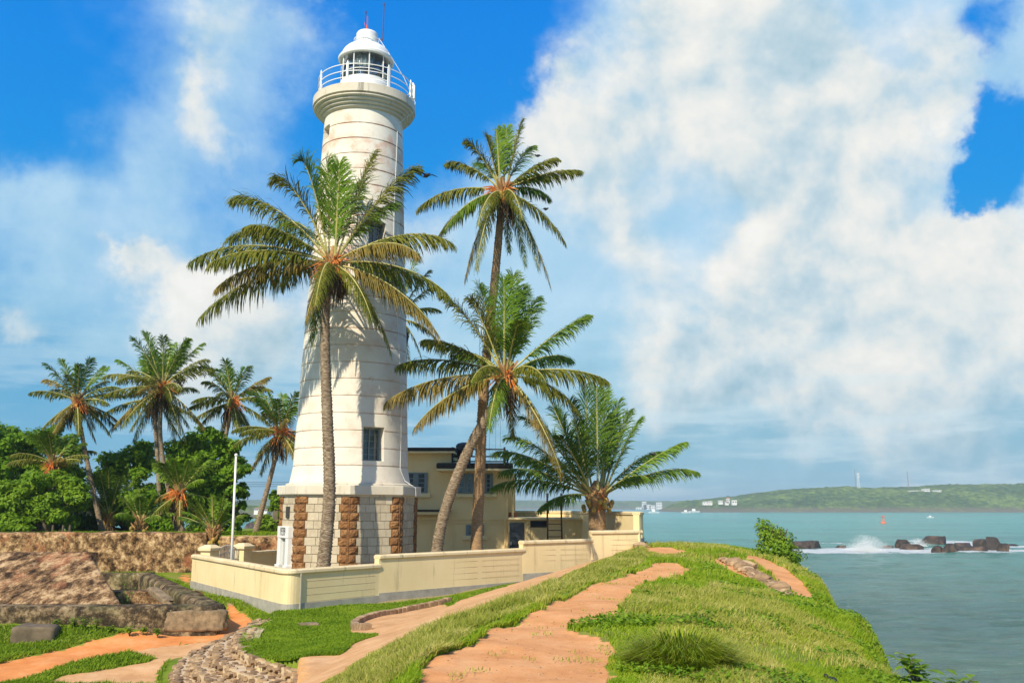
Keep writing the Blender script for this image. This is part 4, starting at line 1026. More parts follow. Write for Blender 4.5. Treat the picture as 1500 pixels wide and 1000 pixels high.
hp('canopy_soffit', MB().box(xs0, xr_b + .25, BY - .75, BY - .022, zt2, zt2 + .12), MAT['yellow'], bevel=.02)
hp('canopy_felt', MB().prism([(xs0 - .03, BY - .78), (xr_b + .28, BY - .78), (xr_b + .28, BY + 8.2), (xs0 - .03, BY - .03)][:2] + [(xr_b + .28, BY + 8.2), (xm + .05, BY + 8.2), (xm + .05, BY - .03), (xs0 - .03, BY - .03)], zt2 + .12, zt2 + .42), MAT['tar'], bevel=.08)
hp('string_course', MB().box(xm - 2, xr_b + .03, BY - .08, BY - .021, bz(761), bz(757)).box(xm - 2, xr_b + .03, BY - .06, BY - .0215, bz(766), bz(764)), MAT['house'])
hp('porch_canopy', MB().box(bxx(596), bxx(659), BY - .5, BY - .0, bz(753), bz(749)), MAT['yellow'], bevel=.01)
hp('porch_felt', MB().box(bxx(594), bxx(661), BY - .53, BY - .0, bz(749) + .002, bz(746)), MAT['tar'], bevel=.01)
hp('pilaster', MB().box(bxx(661), bxx(664), BY - .05, BY + .05, BG, bz(755)).box(bxx(741), bxx(744) , BY - .07, BY - .025, BG, zt2).box(bxx(631), bxx(633), BY - .03, BY + .03, BG, bz(754)), MAT['house'])
hp('downpipe', MB().tube([(bxx(751), BY + .3, BG), (bxx(751), BY + .3, bz(693))], .06, 8).tube([(bxx(740), BY - .12, BG), (bxx(740), BY - .12, bz(756))], .035, 8), MAT['house'])
hp('rear_wing', MB().box(xr_b + .002, bxx(755), BY + 1.2, BY + 7, BG - .3, bz(692)), MAT['house'])
def bwindow(x0, x1, z0, z1, ncol, nbar, y=BY, sill=True, slats=True):
    f = MB(); t = .07
    f.box(x0, x1, y - .06, y - .01, z1 - t, z1).box(x0, x1, y - .06, y - .01, z0, z0 + t)
    W = (x1 - x0) / ncol
    for i in range(ncol + 1):
        xx = x0 + W * i; w_ = t * (.6 if 0 < i < ncol else 1); f.box(max(x0, xx - w_), min(x1, xx + w_), y - .062, y - .012, z0 + t, z1 - t)
    for i in range(ncol):
        a0, a1 = x0 + W * i + (t if i == 0 else t * .55), x0 + W * (i + 1) - (t if i == ncol - 1 else t * .55)
        f.box(a0 + (a1-a0)*0, a0 + .1, y - .056, y - .015, z0 + t, z1 - t).box(a1 - .1, a1, y - .056, y - .015, z0 + t, z1 - t)
        for j in range(1, nbar): zz = z0 + t + (z1 - z0 - 2 * t) * j / nbar; f.box(a0 + .1, a1 - .1, y - .054, y - .02, zz - .022, zz + .022)
    w = hp('window', f, MAT['grey_frame'])
    hp('pane', MB().box(x0 + .03, x1 - .03, y - .03, y - .024, z0 + .03, z1 - .03), MAT['pane'], w)
    if sill: hp('sill', MB().box(x0 - .18, x1 + .18, y - .16, y - .0215, z0 - .22, z0 - .003), MAT['yellow'], w, bevel=.02)
bwindow(bxx(592), bxx(626), bz(722), bz(692), 2, 4, BY - .001)
bwindow(bxx(670), bxx(694), bz(722), bz(693), 2, 4, BY - .022, False); bwindow(bxx(697), bxx(722), bz(722), bz(693), 2, 4, BY - .022, False)
hp('long_sill', MB().box(bxx(664), bxx(728), BY - .2, BY - .0225, bz(728), bz(723)), MAT['yellow'], bevel=.02)
bwindow(bxx(683), bxx(709), bz(784), bz(768), 2, 1, BY - .022)
# roof railing and water tank
rr_ = MB(); ry = BY - .1
xa, xb = bxx(663, 670), bxx(739, 670); zr0, zr1 = zt2 + .40, bz(658)
for px in (663, 711, 739): x = bxx(px, 670); rr_.tube([(x, ry, zr0 - .05), (x, ry, zr1 + (.12 if px != 711 else -.25))], .055 if px != 711 else .03, 6)
for px, dy in ((746, 2.2), (752, 4.4)): x = bxx(px, 670, BY + dy); rr_.tube([(xb + .15, BY + dy, zr0 - .05), (xb + .15, BY + dy, zr1 + .1)], .05, 6)
for zz in (zr1, zr1 * .5 + zr0 * .5, zr0 + .12): rr_.tube([(xa, ry, zz), (xb, ry, zz), (xb + .15, BY + 2.2, zz), (xb + .15, BY + 4.4, zz)], .04, 6)
hp('roof_railing', rr_, MAT['black'])
tb = bxx(680, 670, BY + 2)
tk = MB(); tk.lathe([(.46, zt2 + .9), (.48, zt2 + 1.0), (.48, zt2 + 1.5), (.38, zt2 + 1.62), (.15, zt2 + 1.68)], 20, (tb, BY + 2)); 
for dx in (-.3, .3):
    for dy in (-.3, .3): tk.box(tb + dx - .05, tb + dx + .05, BY + 2 + dy - .05, BY + 2 + dy + .05, zt2 + .4, zt2 + .92)
tk.v = [(x, y, z) for x, y, z in tk.v]
wt = tk.build('water_tank', MAT['tank']); tag(wt, 'black water tank on short legs on the roof behind the railing', 'water tank')
# antenna mast on the roof
am = MB(); 
for px in (702, 706): x = at(px, 620, BY + 5).x; am.tube([(x, BY + 5, zt2 + .3), (x, BY + 5, at(706, 470, BY + 5).z)], .02, 4)
zb_, zt_ = zt2 + .5, at(706, 470, BY + 5).z; x0, x1 = at(702, 620, BY + 5).x, at(706, 620, BY + 5).x
for i in range(40): za, zc_ = zb_ + (zt_ - zb_) * i / 40, zb_ + (zt_ - zb_) * (i + 1) / 40; am.tube([((x0, x1)[i % 2], BY + 5, za), ((x1, x0)[i % 2], BY + 5, zc_)], .012, 4)
xm2 = at(718, 620, BY + 5).x; zc = at(720, 616, BY + 5).z
am.tube([(x0 - .2, BY + 5, zc), (at(731, 616, BY + 5).x, BY + 5, zc)], .02, 4); am.tube([(x0 - .2, BY + 5, zc + .12), (at(731, 616, BY + 5).x, BY + 5, zc + .12)], .015, 4)
for px, pb, pt in ((717, 680, 595), (726, 680, 600), (733, 655, 590)): x = at(px, 620, BY + 5).x; am.tube([(x, BY + 5, at(px, pb, BY + 5).z), (x, BY + 5, at(px, pt, BY + 5).z)], .014, 4)
tag(am.build('aerial_mast', MAT['white']), 'thin white aerial mast with rods rising behind the roof railing', 'aerial')

# low annex with door, vent and light
AX0, AX1, AYf = bxx(745), bxx(856), 49.4
AN = empty('annex', (AX0, AYf, BG), 0, 'low ochre annex with dark door and louvred vent right of the two storey building', 'building')
def ap(name, mb, mat, parent=None, bevel=0):
    mb.v = [(x - AX0, y - AYf, z - BG) for x, y, z in mb.v]; return mb.build(name, mat, parent or AN, bevel=bevel)
zta = bz(761, AYf)
ap('wall', MB().box(AX0, AX1, AYf, AYf + 3, BG - .3, zta), MAT['house'])
ap('roof', MB().box(AX0, AX1 + .12, AYf - .22, AYf + 3.1, zta, zta + .12), MAT['yellow'], bevel=.02)
ap('roof_rim', MB().box(AX0 - .0, bxx(757), AYf + 1, AYf + 1.4, zta + .12, zta + .38), M_plain('brick_red', (.32, .10, .05), .9, 0, .3, 4), bevel=.02)
ap('pilaster', MB().box(bxx(770), bxx(776), AYf - .06, AYf, BG, zta).box(AX0, bxx(746), AYf - .06, AYf, BG, zta), MAT['house'])
x0, x1, z1 = bxx(746, 780, AYf), bxx(768, 780, AYf), bz(765, AYf)
dd = ap('door', MB().box(x0, x1, AYf - .05, AYf - .005, BG, z1), MAT['door'])
pan = MB()
for j in range(6): za = z1 - .16 - j * .36; pan.box(x0 + .14, x1 - .14, AYf - .075, AYf - .051, za - .26, za)
ap('panel', pan, MAT['door'], dd, bevel=.01); 
ap('handle', MB().tube([(x0 + .09, AYf - .10, z1 - 1.15), (x0 + .09, AYf - .10, z1 - .98)], .022, 6), MAT['white'], dd)
vt = MB(); vx0, vx1, vz0, vz1 = bxx(777, 768, AYf), bxx(801, 768, AYf), bz(772, AYf), bz(762.5, AYf)
vt.box(vx0, vx1, AYf - .03, AYf - .004, vz0, vz1)
for j in range(5): zz = vz0 + (vz1 - vz0) * (j + .5) / 5; vt.obox(((vx0 + vx1) / 2, AYf - .055, zz), (1,0,0), (0,1,-.6), (0,.6,1), (vx1 - vx0) / 2, .03, .008)
ap('louvred_vent', vt, MAT['door'])
ap('wall_light', MB().ball((bxx(772.5), AYf - .1, bz(766, AYf)), .07), MAT['yellow'])
# steel ladder
lx0, lx1 = at(803, 790, 46.5).x, at(824, 790, 46.5).x; LD = empty('steel_ladder', ((lx0 + lx1) / 2, 46.5, BG), 0, 'dark steel ladder steps rising above the annex beside the young palm', 'ladder')
hw = (lx1 - lx0) / 2; ztop = at(810, 722, 47.5).z - BG; zr_top = at(810, 758, 47).z - BG
rails_ = MB()
for s_ in (-1, 1): rails_.tube([(s_ * hw, 0, 0), (s_ * hw, .9, zr_top), (s_ * hw, .95, ztop)], .045, 6)
rails_.build('rail', MAT['rust'], LD)
for j in range(8): zz = .25 + j * (zr_top - .25) / 8; MB().box(-hw, hw, .9 * zz / zr_top - .1, .9 * zz / zr_top + .1, zz - .02, zz + .02).build('step', MAT['rust'], LD)

# ================================================================ CREAM BOUNDARY WALL
A_ = Vector((-7.25, 30.5)); S1 = Vector((-4.69, 33.0)); 
def W2(px, py, z): q = at(px, py, z=z); return Vector((q.x, q.y))
A_ = W2(420, 835, -2.03); S1 = W2(557, 826, -2.03); S2 = W2(768, 803, -1.72); S3 = W2(868, 790, -1.44); E_ = W2(945, 777, -1.09); L_ = W2(282, 812, -2.03)
BW = empty('boundary_wall', (A_.x, A_.y, -3.4), 0, 'cream painted compound wall stepping up towards the sea, with rounded left corner', 'wall')
def bw(name, mb, mat, bevel=0):
    mb.v = [(x - A_.x, y - A_.y, z + 3.4) for x, y, z in mb.v]; return mb.build(name, mat, BW, bevel=bevel)
def v3(p, z): return Vector((p.x, p.y, z))
d1 = (S1 - A_).normalized(); d2 = (L_ - A_).normalized()
# rounded corner path from L to A to S1
cp = []; rc = .55; p0, p1 = A_ + d2 * rc, A_ + d1 * rc
for i in range(9): t = i / 8; cp.append((p0 * (1 - t) ** 2 + A_ * 2 * t * (1 - t) + p1 * t ** 2))
path1 = [L_] + cp + [S1]
T_ = .26
def wallrun(pts, ztop, zpl, inner=-1):
    P3 = [v3(p, 0) for p in pts]
    bw('wall_body', MB().sweep(P3, [(0, zpl), (0, ztop - .10), (-T_, ztop - .10), (-T_, zpl)]), MAT['yellow'])
    bw('plinth', MB().sweep(P3, [(.025, -3.8), (.025, zpl), (-T_ - .02, zpl), (-T_ - .02, -3.8)]), MAT['plinth'])
    bw('coping', MB().sweep(P3, [(.05, ztop - .13), (.065, ztop - .10), (.06, ztop - .02), (-.02, ztop + .02), (-T_ + .02, ztop + .02), (-T_ - .06, ztop - .03), (-T_ - .05, ztop - .13)]), MAT['coping'], bevel=.012)
wallrun(path1, -2.03, -3.1)
wallrun([S1 - d1 * .06, S2 + d1 * .0], -1.72, -3.02)
wallrun([S2 - d1 * .1, S3], -1.42, -2.72)
wallrun([S3 - d1 * .1, E_ - d1 * .25], -1.07, -2.3)
# end blocks where the wall steps up
for S, zt in ((S1, -1.72), (S2, -1.42), (S3, -1.07)): pass
# panel lines: slightly proud fillets, darker colour paints in the shade of incised grooves
grv = MB()
def groove(a, b, zs):
    n = Vector(((b - a).y, -(b - a).x)).normalized(); 
    for z in zs:
        q0, q1 = a + n * .002, b + n * .002; grv.add([v3(q0, z), v3(q1, z), v3(q1 + n * .004, z - .004), v3(q0 + n * .004, z - .004), v3(q1, z - .012), v3(q0, z - .012)], [(0,1,2,3),(3,2,4,5)])
def seg(a, b, zt, k0, n):
    L = (b - a).length; d = (b - a) / L; w = L / k0
    for i in range(k0): groove(a + d * (w * i + .12), a + d * (w * (i + 1) - .12), [zt - .38 - .22 * j for j in range(n)])
seg(A_ + d1 * .7, S1 - d1 * .1, -2.03, 1, 4); seg(S1 + d1 * .2, S2 - d1 * .2, -1.72, 3, 4); seg(S2, S3 - d1 * .2, -1.42, 2, 3); seg(S3, E_ - d1 * .4, -1.07, 1, 3)
seg(A_ + d2 * .8, L_ - d2 * .2, -2.03, 2, 4)
for g_ in (): pass
bw('panel_line', grv, M_plain('groove_shade_tone', (.50, .39, .22), .9, 0, .1, 3))
bw('joint_pipe', MB().tube([v3(p1 + Vector((d1.y, -d1.x)) * .05, -3.6), v3(p1 + Vector((d1.y, -d1.x)) * .05, -2.15)], .03, 6), MAT['plinth'])
# tall seaward wall with rounded end
TW = empty('sea_wall', (E_.x, E_.y, -2), 0, 'taller plain cream wall with a rounded end at the right, beside the sea', 'wall')
n1 = Vector((d1.y, -d1.x)); tp = [E_ - d1 * 1.15 + n1 * -.0, E_ - d1 * .45]
cc = E_ + d1 * .0
arc = []; 
dirb = Vector((-.30, .954)); q0, q1, q2 = E_ - d1 * .45, E_ + d1 * .22, E_ + d1 * .22 + dirb * .8
for i in range(9): t = i / 8; arc.append(q0 * (1 - t) ** 2 + q1 * 2 * t * (1 - t) + q2 * t ** 2)
Ksea = q2 + dirb * 9.0; Kend = Vector((-.5, 54.2))
pth = [E_ - d1 * 1.2] + arc + [Ksea, Kend]
def tw(name, mb, mat, bevel=0):
    mb.v = [(x - E_.x, y - E_.y, z + 2) for x, y, z in mb.v]; return mb.build(name, mat, TW, bevel=bevel)
zt = -.24
tw('wall_body', MB().sweep([v3(p + n1 * -.02, 0) for p in pth[1:]], [(0, -1.45), (0, zt - .12), (-.3, zt - .12), (-.3, -3.8), (0.0, -3.8)]), MAT['yellow'])
tw('coping', MB().sweep([v3(p + n1 * -.02, 0) for p in pth[1:]], [(.04, zt - .15), (.05, zt - .03), (-.05, zt), (-.26, zt), (-.36, zt - .04), (-.35, zt - .15)]), MAT['coping'], bevel=.01)
tw('plinth', MB().sweep([v3(p + n1 * .0, 0) for p in pth[1:]], [(.02, -3.6), (.02, -1.40), (-.01, -1.40), (-.01, -3.6)]), MAT['plinth'])
# gate piers, gate and rear wall of the compound
P1 = W2(308, 797, -1.62); P2 = W2(357, 794.5, -1.62)
gd = (P2 - P1).normalized(); gn = Vector((gd.y, -gd.x))
def pier(p, label):
    e_ = empty('gate_pier', (p.x, p.y, -3.4), math.atan2(gd.y, gd.x), label, 'pier', 'gate piers')
    MB().box(-.27, .27, -.27, .27, -.2, 1.52).build('shaft', MAT['yellow'], e_, bevel=.02)
    MB().box(-.36, .36, -.36, .36, 1.52, 1.64).add([(-.36,-.36,1.64),(.36,-.36,1.64),(.36,.36,1.64),(-.36,.36,1.64),(-.16,-.16,1.77),(.16,-.16,1.77),(.16,.16,1.77),(-.16,.16,1.77)], [(0,1,5,4),(1,2,6,5),(2,3,7,6),(3,0,4,7),(4,5,6,7)]).build('cap', MAT['coping'], e_, bevel=.012)
pier(P1, 'cream gate pier left of the white gate'); pier(P2, 'cream gate pier right of the white gate, next to the flagpole')
gt = empty('metal_gate', (*(P1 + gd * .3), -3.3), math.atan2(gd.y, gd.x), 'white arched metal gate between the two cream piers', 'gate')
gw = (P2 - P1).length - .6; mb = MB()
for i in range(15): x = gw * (i + .5) / 15; hh = 1.35 + .25 * math.sin(PI * i / 14); mb.tube([(x, 0, .08), (x, 0, hh)], .018, 5)
mb.tube([(0, 0, .1), (gw, 0, .1)], .025, 6); mb.tube([(0, 0, 1.0), (gw, 0, 1.0)], .025, 6); mb.tube([(gw * i / 14, 0, 1.35 + .25 * math.sin(PI * i / 14)) for i in range(15)], .025, 6)
mb.box(.02, gw - .02, -.006, .006, .12, .98)
mb.tube([(gw * .5 + .45 * math.cos(PI * i / 10), 0, 1.02 + .3 * math.sin(PI * i / 10)) for i in range(11)], .018, 5)
mb.build('gate_leaf', M_plain('faded_white_metal', (.58, .57, .52), .6), gt)
RWe = empty('rear_wall', (*(P2 + gd * .3), -3.4), math.atan2(gd.y, gd.x), 'low cream wall running from the right gate pier to the lighthouse', 'wall')
MB().box(0, 3.6, -.12, .12, -.2, 1.26).build('wall_body', MAT['yellow'], RWe); MB().box(-.02, 3.62, -.18, .18, 1.26, 1.38).build('coping', MAT['coping'], RWe, bevel=.02)
MB().box(0, 0.001 + (L_ - P1).length - .2, -.12, .12, -.2, 1.3)
# flagpole
c0 = at(339.5, 821, 38.5); c1 = at(345, 668, 38.5)
FP = empty('flagpole', (c0.x, 38.5, -3.35), 0, 'slim bare white flagpole standing inside the compound wall by the gate', 'flagpole')
MB().tube([(0, 0, 0), (c1.x - c0.x + .02, 0, c1.z + 3.35)], [.06, .04], 10).build('pole', MAT['white'], FP, smooth=True)
MB().ball((c1.x - c0.x + .02, 0, c1.z + 3.40), .07).build('finial', MAT['white'], FP, smooth=True)
MB().lathe([(.16, -.05), (.16, .12), (.09, .16)], 12).build('base', MAT['white'], FP)

# ================================================================ OLD FORT WALLS
def rough_wall(name, path, prof, label, mat, amp=.10, step=.28, seed=0, zs=None, sub=5):
    """thick old masonry: swept profile, finely divided and roughened so the outline crumbles"""
    P = []; 
    for a, b in zip(path[:-1], path[1:]):
        a, b = Vector(a), Vector(b); n = max(2, int((b - a).length / step)); P += [a.lerp(b, i / n) for i in range(n)]
    P.append(Vector(path[-1])); pf = []
    for i in range(len(prof)):
        a, b = prof[i], prof[(i + 1) % len(prof)]; L = math.hypot(a[0] - b[0], a[1] - b[1]); n = max(1, min(10, int(L / .16)))
        pf += [(a[0] + (b[0] - a[0]) * j / n, a[1] + (b[1] - a[1]) * j / n) for j in range(n)]
    mb = MB().sweep(P, pf)
    V = np.array(mb.v); q = V[:, 0] + V[:, 1] * .7
    V[:, 0] += fbm(q * 1.7, V[:, 2] * 2.1, 4, seed) * amp; V[:, 1] += fbm(q * 1.7 + 9, V[:, 2] * 2.1, 4, seed + 3) * amp * 1.4
    V[:, 2] += fbm(q * 1.1, V[:, 1] * .9, 4, seed + 5) * amp * 1.1
    mb.v = [tuple(v) for v in V]
    o = mb.build(name, mat, smooth=True); return tag(o, label, 'wall') if label else o
zg = -3.6
bwy = 49.0
rough_wall('fort_wall', [(-40, bwy, 0), (-15.95, bwy, 0)], [(0, zg), (0, -1.45), (-.10, -1.36), (-1.0, -1.34), (-1.05, zg)], 'long stained fort wall running behind the pit on the left under the trees', MAT['fort'], .16, seed=1)
rough_wall('fort_wall', [(-15.25, bwy + .1, 0), (-9.0, bwy + .2, 0)], [(0, zg), (0, -1.62), (-.10, -1.55), (-1.0, -1.54), (-1.05, zg)], 'short stretch of fort wall seen between the gate piers and the lighthouse', MAT['fort'], .12, seed=4)
# sloping masonry ramp
r0, r1 = at(128, 808, 33.6), at(178, 886, z=-3.02); zt_ = r0.z; 
def ramp():
    nu, nv = 110, 60; U, V_ = np.meshgrid(np.linspace(0, 1, nu), np.linspace(0, 1, nv))
    XL = -26 + 0 * V_; XR = r1.x + (r0.x - r1.x) * V_
    X = XL + (XR - XL) * U; Y = r1.y + (r0.y - r1.y) * V_; Z = -3.05 + (zt_ + 3.05) * V_ ** .92
    n_ = fbm(X * 1.3, Y * .8, 4, 31); Z = Z + n_ * .07; Z = Z - .45 * (U > .995) * 0
    Z = Z + fbm(X * 4, Y * 3, 3, 35) * .05
    P = np.stack([X, Y, Z], -1).reshape(-1, 3); idx = np.arange(nu * nv).reshape(nv, nu)
    Q = np.stack([idx[:-1, :-1], idx[:-1, 1:], idx[1:, 1:], idx[1:, :-1]], -1).reshape(-1, 4).tolist(); vs = P.tolist()
    # right-hand side and back faces
    side = [idx[j, nu - 1] for j in range(nv)]; b0 = len(vs); vs += [(vs[i][0] + .15, vs[i][1], -4.0) for i in side]
    Q += [(side[j], b0 + j, b0 + j + 1, side[j + 1]) for j in range(nv - 1)]
    top = [idx[nv - 1, i] for i in range(nu)]; b1 = len(vs); vs += [(vs[i][0], vs[i][1] + .9, vs[i][2] - .05) for i in top]; b2 = len(vs); vs += [(vs[i][0], vs[i][1] + 1.0, -4.0) for i in top]
    Q += [(top[i], top[i + 1], b1 + i + 1, b1 + i) for i in range(nu - 1)] + [(b1 + i, b1 + i + 1, b2 + i + 1, b2 + i) for i in range(nu - 1)]
    Q += [(side[-1], b0 + nv - 1, b2 + nu - 1, b1 + nu - 1)]
    mb = MB(); mb.add(vs, [tuple(int(k) for k in f) for f in Q]); return mb.build('masonry_ramp', MAT['fort_ramp'], smooth=True)
tag(ramp(), 'broad sloping ramp of crumbling brick and plaster on the left beside the pit', 'masonry ramp')
fy = 28.3; fx = -8.75
rough_wall('low_fort_wall', [(-24, fy + .1, 0), (-13.0, fy, 0), (fx, fy, 0)], [(0, -4.3), (0, -3.05), (-.12, -2.93), (-.70, -2.93), (-.8, -3.05), (-.8, -4.3)], 'dark mossy low wall in front of the ramp and pit, nearest the orange path', MAT['fort_dark'], .07, seed=7)
kx = at(222, 838, z=-2.95)
pr_ = [(0, -4.0), (0, -3.05), (-.10, -2.93), (-.60, -2.93), (-.7, -3.05), (-.7, -4.0)]
rough_wall('low_fort_wall', [(fx - .05, fy + .75, 0), (kx.x, kx.y, 0)], [(a + .1, b) for a, b in pr_], 'low dark wall forming the right side of the sunken pit', MAT['fort_dark'], .045, seed=8)
rough_wall('low_fort_wall', [(kx.x + .2, kx.y - .1, 0), (-21, kx.y, 0)], pr_, 'low dark wall closing the far end of the sunken pit', MAT['fort_dark'], .05, seed=9)
# pale plaster patch and slumped end of the low wall
c = at(285, 900, 28.2)
def slab_stone(name, c, ax, hx, hy, hz, tilt, label, mat, seed, cat='stone block'):
    import bmesh
    bm = bmesh.new(); bmesh.ops.create_cube(bm, size=2); bmesh.ops.subdivide_edges(bm, edges=bm.edges, cuts=7, use_grid_fill=True)
    for v in bm.verts:
        q = v.co; r = float(fbm(np.array([q.x * 1.6 + seed + q.y]), np.array([q.z * 1.6 + q.y * 1.3]), 4, seed)[0])
        k = 1 - .06 * (abs(q.x) > .98 and abs(q.z) > .98) - .05 * (abs(q.x) > .98 and abs(q.y) > .98)
        v.co = Vector((q.x * hx * k, q.y * hy * k, q.z * hz * k)) * (1 + r * .18 * (1.6 if name == 'plaster_patch' else 1.3))
    me = bpy.data.meshes.new(name); bm.to_mesh(me); bm.free(); me.materials.append(MAT[mat]); me.shade_smooth()
    o = bpy.data.objects.new(name, me); o.location = c; o.rotation_euler = (tilt[0], tilt[1], ax); link(o); return tag(o, label, cat)
slab_stone('plaster_patch', (c.x, 28.40, -3.34), 0, .90, .15, .30, (.0, -.02, 0), 'pale tan plaster patch bulging from the right end of the low dark wall', 'stone_t', 3, 'plaster')
c = at(40, 950, z=-3.95); slab_stone('stone_block', (c.x + .05, c.y + .3, c.z + .28), .25, .58, .42, .33, (0, .03, 0), 'squared dark grey stone block lying below the low fort wall', 'stone_g', 5)
c = at(222, 912, z=-3.7); slab_stone('stone_slab', (c.x, c.y + .2, c.z + .1), .1, .55, .3, .13, (0, -.05, 0), 'flat grey stone lying at the foot of the low dark wall', 'stone_t', 6)
c0 = at(222, 862, 33.5); c1 = at(248, 882, 31)
mid = (c0 + c1) / 2; d = c1 - c0
slab_stone('fallen_slab', mid, math.atan2(d.y, d.x), d.length / 2, .17, .09, (0, math.atan2(-d.z, math.hypot(d.x, d.y)) , 0), 'pale fallen beam leaning on the inner side of the sunken pit', 'stone_t', 8, 'stone beam')
leaf_plant('pit_plant', (at(185, 880, 33.0).x, 33.0, -3.55), .9, .5, 160, .10, 'dark straggly plant growing inside the sunken pit', 'plant', 'leafA', stems=9)
slab_stone('pit_sill', (at(205, 866, 35.5).x, 35.5, -3.35), 0, 2.2, .5, .25, (0, 0, 0), 'brown masonry ledge inside the sunken pit', 'fort', 12, 'masonry ledge')

# ================================================================ TERRACED STONE STEPS
random.seed(12)
LW = [Vector((p[0], p[1])) for p in LAWN]
def resample(P, step):
    out = [P[0].copy()]; acc = 0
    for a, b in zip(P[:-1], P[1:]):
        L = (b - a).length; t = step - acc
        while t <= L: out.append(a.lerp(b, t / L)); t += step
        acc = (acc + L) % step
    return out
def smoothp(P, k=2):
    for _ in range(k):
        Q_ = [P[0]]
        for a, b in zip(P[:-1], P[1:]): Q_ += [a.lerp(b, .25), a.lerp(b, .75)]
        P = Q_ + [P[-1]]
    return P
LWs = smoothp([LW[0] + Vector((-.0, .3))] + LW + [LW[-1] + (LW[-1] - LW[-2]) * 1.6], 3)
def offset(P, d):
    out = []
    for i, p in enumerate(P):
        t = (P[min(i + 1, len(P) - 1)] - P[max(i - 1, 0)]).normalized(); out.append(p + Vector((t.y, -t.x)) * -d * -1)
    return out
st = MB(); sb = []
core = MB()
zc0 = -3.26
def taper(i, n): return min(1, (i / n) * 4.5 + .02)
for k in range(4):
    ztop = zc0 - .20 * k; P = offset(LWs, .46 * k); 
    n = len(P); P = [LWs[i].lerp(P[i], taper(i, n)) for i in range(n)]
    R = resample(P, .20)
    for rrow in range(3):
        for lay in range(2 if k < 3 else 3):
            pass
    for i, p in enumerate(R[:-1]):
        t = (R[i + 1] - p).normalized(); nn = Vector((t.y, -t.x))
        # coping stones (two deep) and face stones (two courses)
        for (o_, zz, hx, hy, hz) in ((-.04, ztop, .11, .11, .03), (-.27, ztop - .01, .10, .10, .028), (.05, ztop - .10, .10, .045, .055), (.055, ztop - .20, .09, .045, .05)):
            if random.random() < .12: continue
            c_ = p + t * random.uniform(-.06, .06) + nn * (o_ + random.uniform(-.05, .05)); vs0 = len(st.v)
            ang = math.atan2(t.y, t.x) + random.uniform(-.5, .5); sx_, sy_, sz_ = hx * random.uniform(.6, 1.15), (hy if o_ < 0 else hx) * random.uniform(.6, 1.1), hz * random.uniform(.8, 1.2)
            nv_ = random.choice((5, 6, 7)); pp = []
            for q_ in range(nv_):
                w_ = 2 * PI * q_ / nv_ + random.uniform(-.3, .3); pp.append((math.cos(w_) * sx_, math.sin(w_) * sy_))
            if o_ < 0: poly_ = [(c_.x + x_ * math.cos(ang) - y_ * math.sin(ang), c_.y + x_ * math.sin(ang) + y_ * math.cos(ang)) for x_, y_ in pp]; tz = random.uniform(-.01, .015); st.prism(poly_, zz - .08, [zz + tz + random.uniform(-.008, .008) for _ in pp])
            else:
                fr_ = [Vector((c_.x, c_.y, zz)) + Vector((t.x, t.y, 0)) * x_ + Vector((0, 0, 1)) * (y_ * sz_ / sy_) for x_, y_ in pp]; no_ = Vector((nn.x, nn.y, 0))
                st.add([q_ + no_ * random.uniform(.03, .06) for q_ in fr_] + [q_ - no_ * .08 for q_ in fr_], [tuple(range(nv_))] + [(i_, (i_ + 1) % nv_, nv_ + (i_ + 1) % nv_, nv_ + i_) for i_ in range(nv_)])
            sb += [random.random()] * (len(st.v) - vs0)
    core.sweep([Vector((p.x, p.y, 0)) for p in R], [(.03, -4.6), (.03, ztop - .03), (-.55, ztop - .03), (-.55, -4.6)])
SS = empty('terraced_steps', (LW[2].x, LW[2].y, -3.3), 0, 'curved terraces of rough brown stones edging the lawn at the lower left', 'stone terrace')
st.v = [(x - LW[2].x, y - LW[2].y, z + 3.3) for x, y, z in st.v]; core.v = [(x - LW[2].x, y - LW[2].y, z + 3.3) for x, y, z in core.v]
o = st.build('stones', MAT['stone'], SS); set_attr(o, 'blk', sb)
core.build('earth_core', MAT['mortar'], SS)
# curved brick kerb in the lawn
kp = smoothp([Vector(at(px, py, z=-3.24)[:2]) for px, py in ((655,889),(600,895),(560,901),(530,908),(517,917),(522,926),(545,934))], 3)
KR = resample(kp, .2); kb = MB(); kbk = []
for i, p in enumerate(KR[:-1]):
    t = (KR[i + 1] - p).normalized(); z = zat(p.x, p.y) + .05; v0 = len(kb.v)
    kb.obox((p.x, p.y, z), (t.x, t.y, random.uniform(-.03, .03)), (-t.y, t.x, 0), (0, 0, 1), .092, .10, .11); kbk += [random.random()] * (len(kb.v) - v0)
o = kb.build('curved_kerb', MAT['stone'], bevel=.015); set_attr(o, 'blk', [random.random() for _ in o.data.vertices]); tag(o, 'low curved kerb of brown bricks set in the lawn', 'kerb')
c = at(452, 914, z=-3.28); slab_stone('paving_stone', (c.x, c.y, zat(c.x, c.y) + .02), .3, .28, .22, .05, (0, 0, 0), 'flat pale stone lying alone in the lawn', 'stone_t', 14)
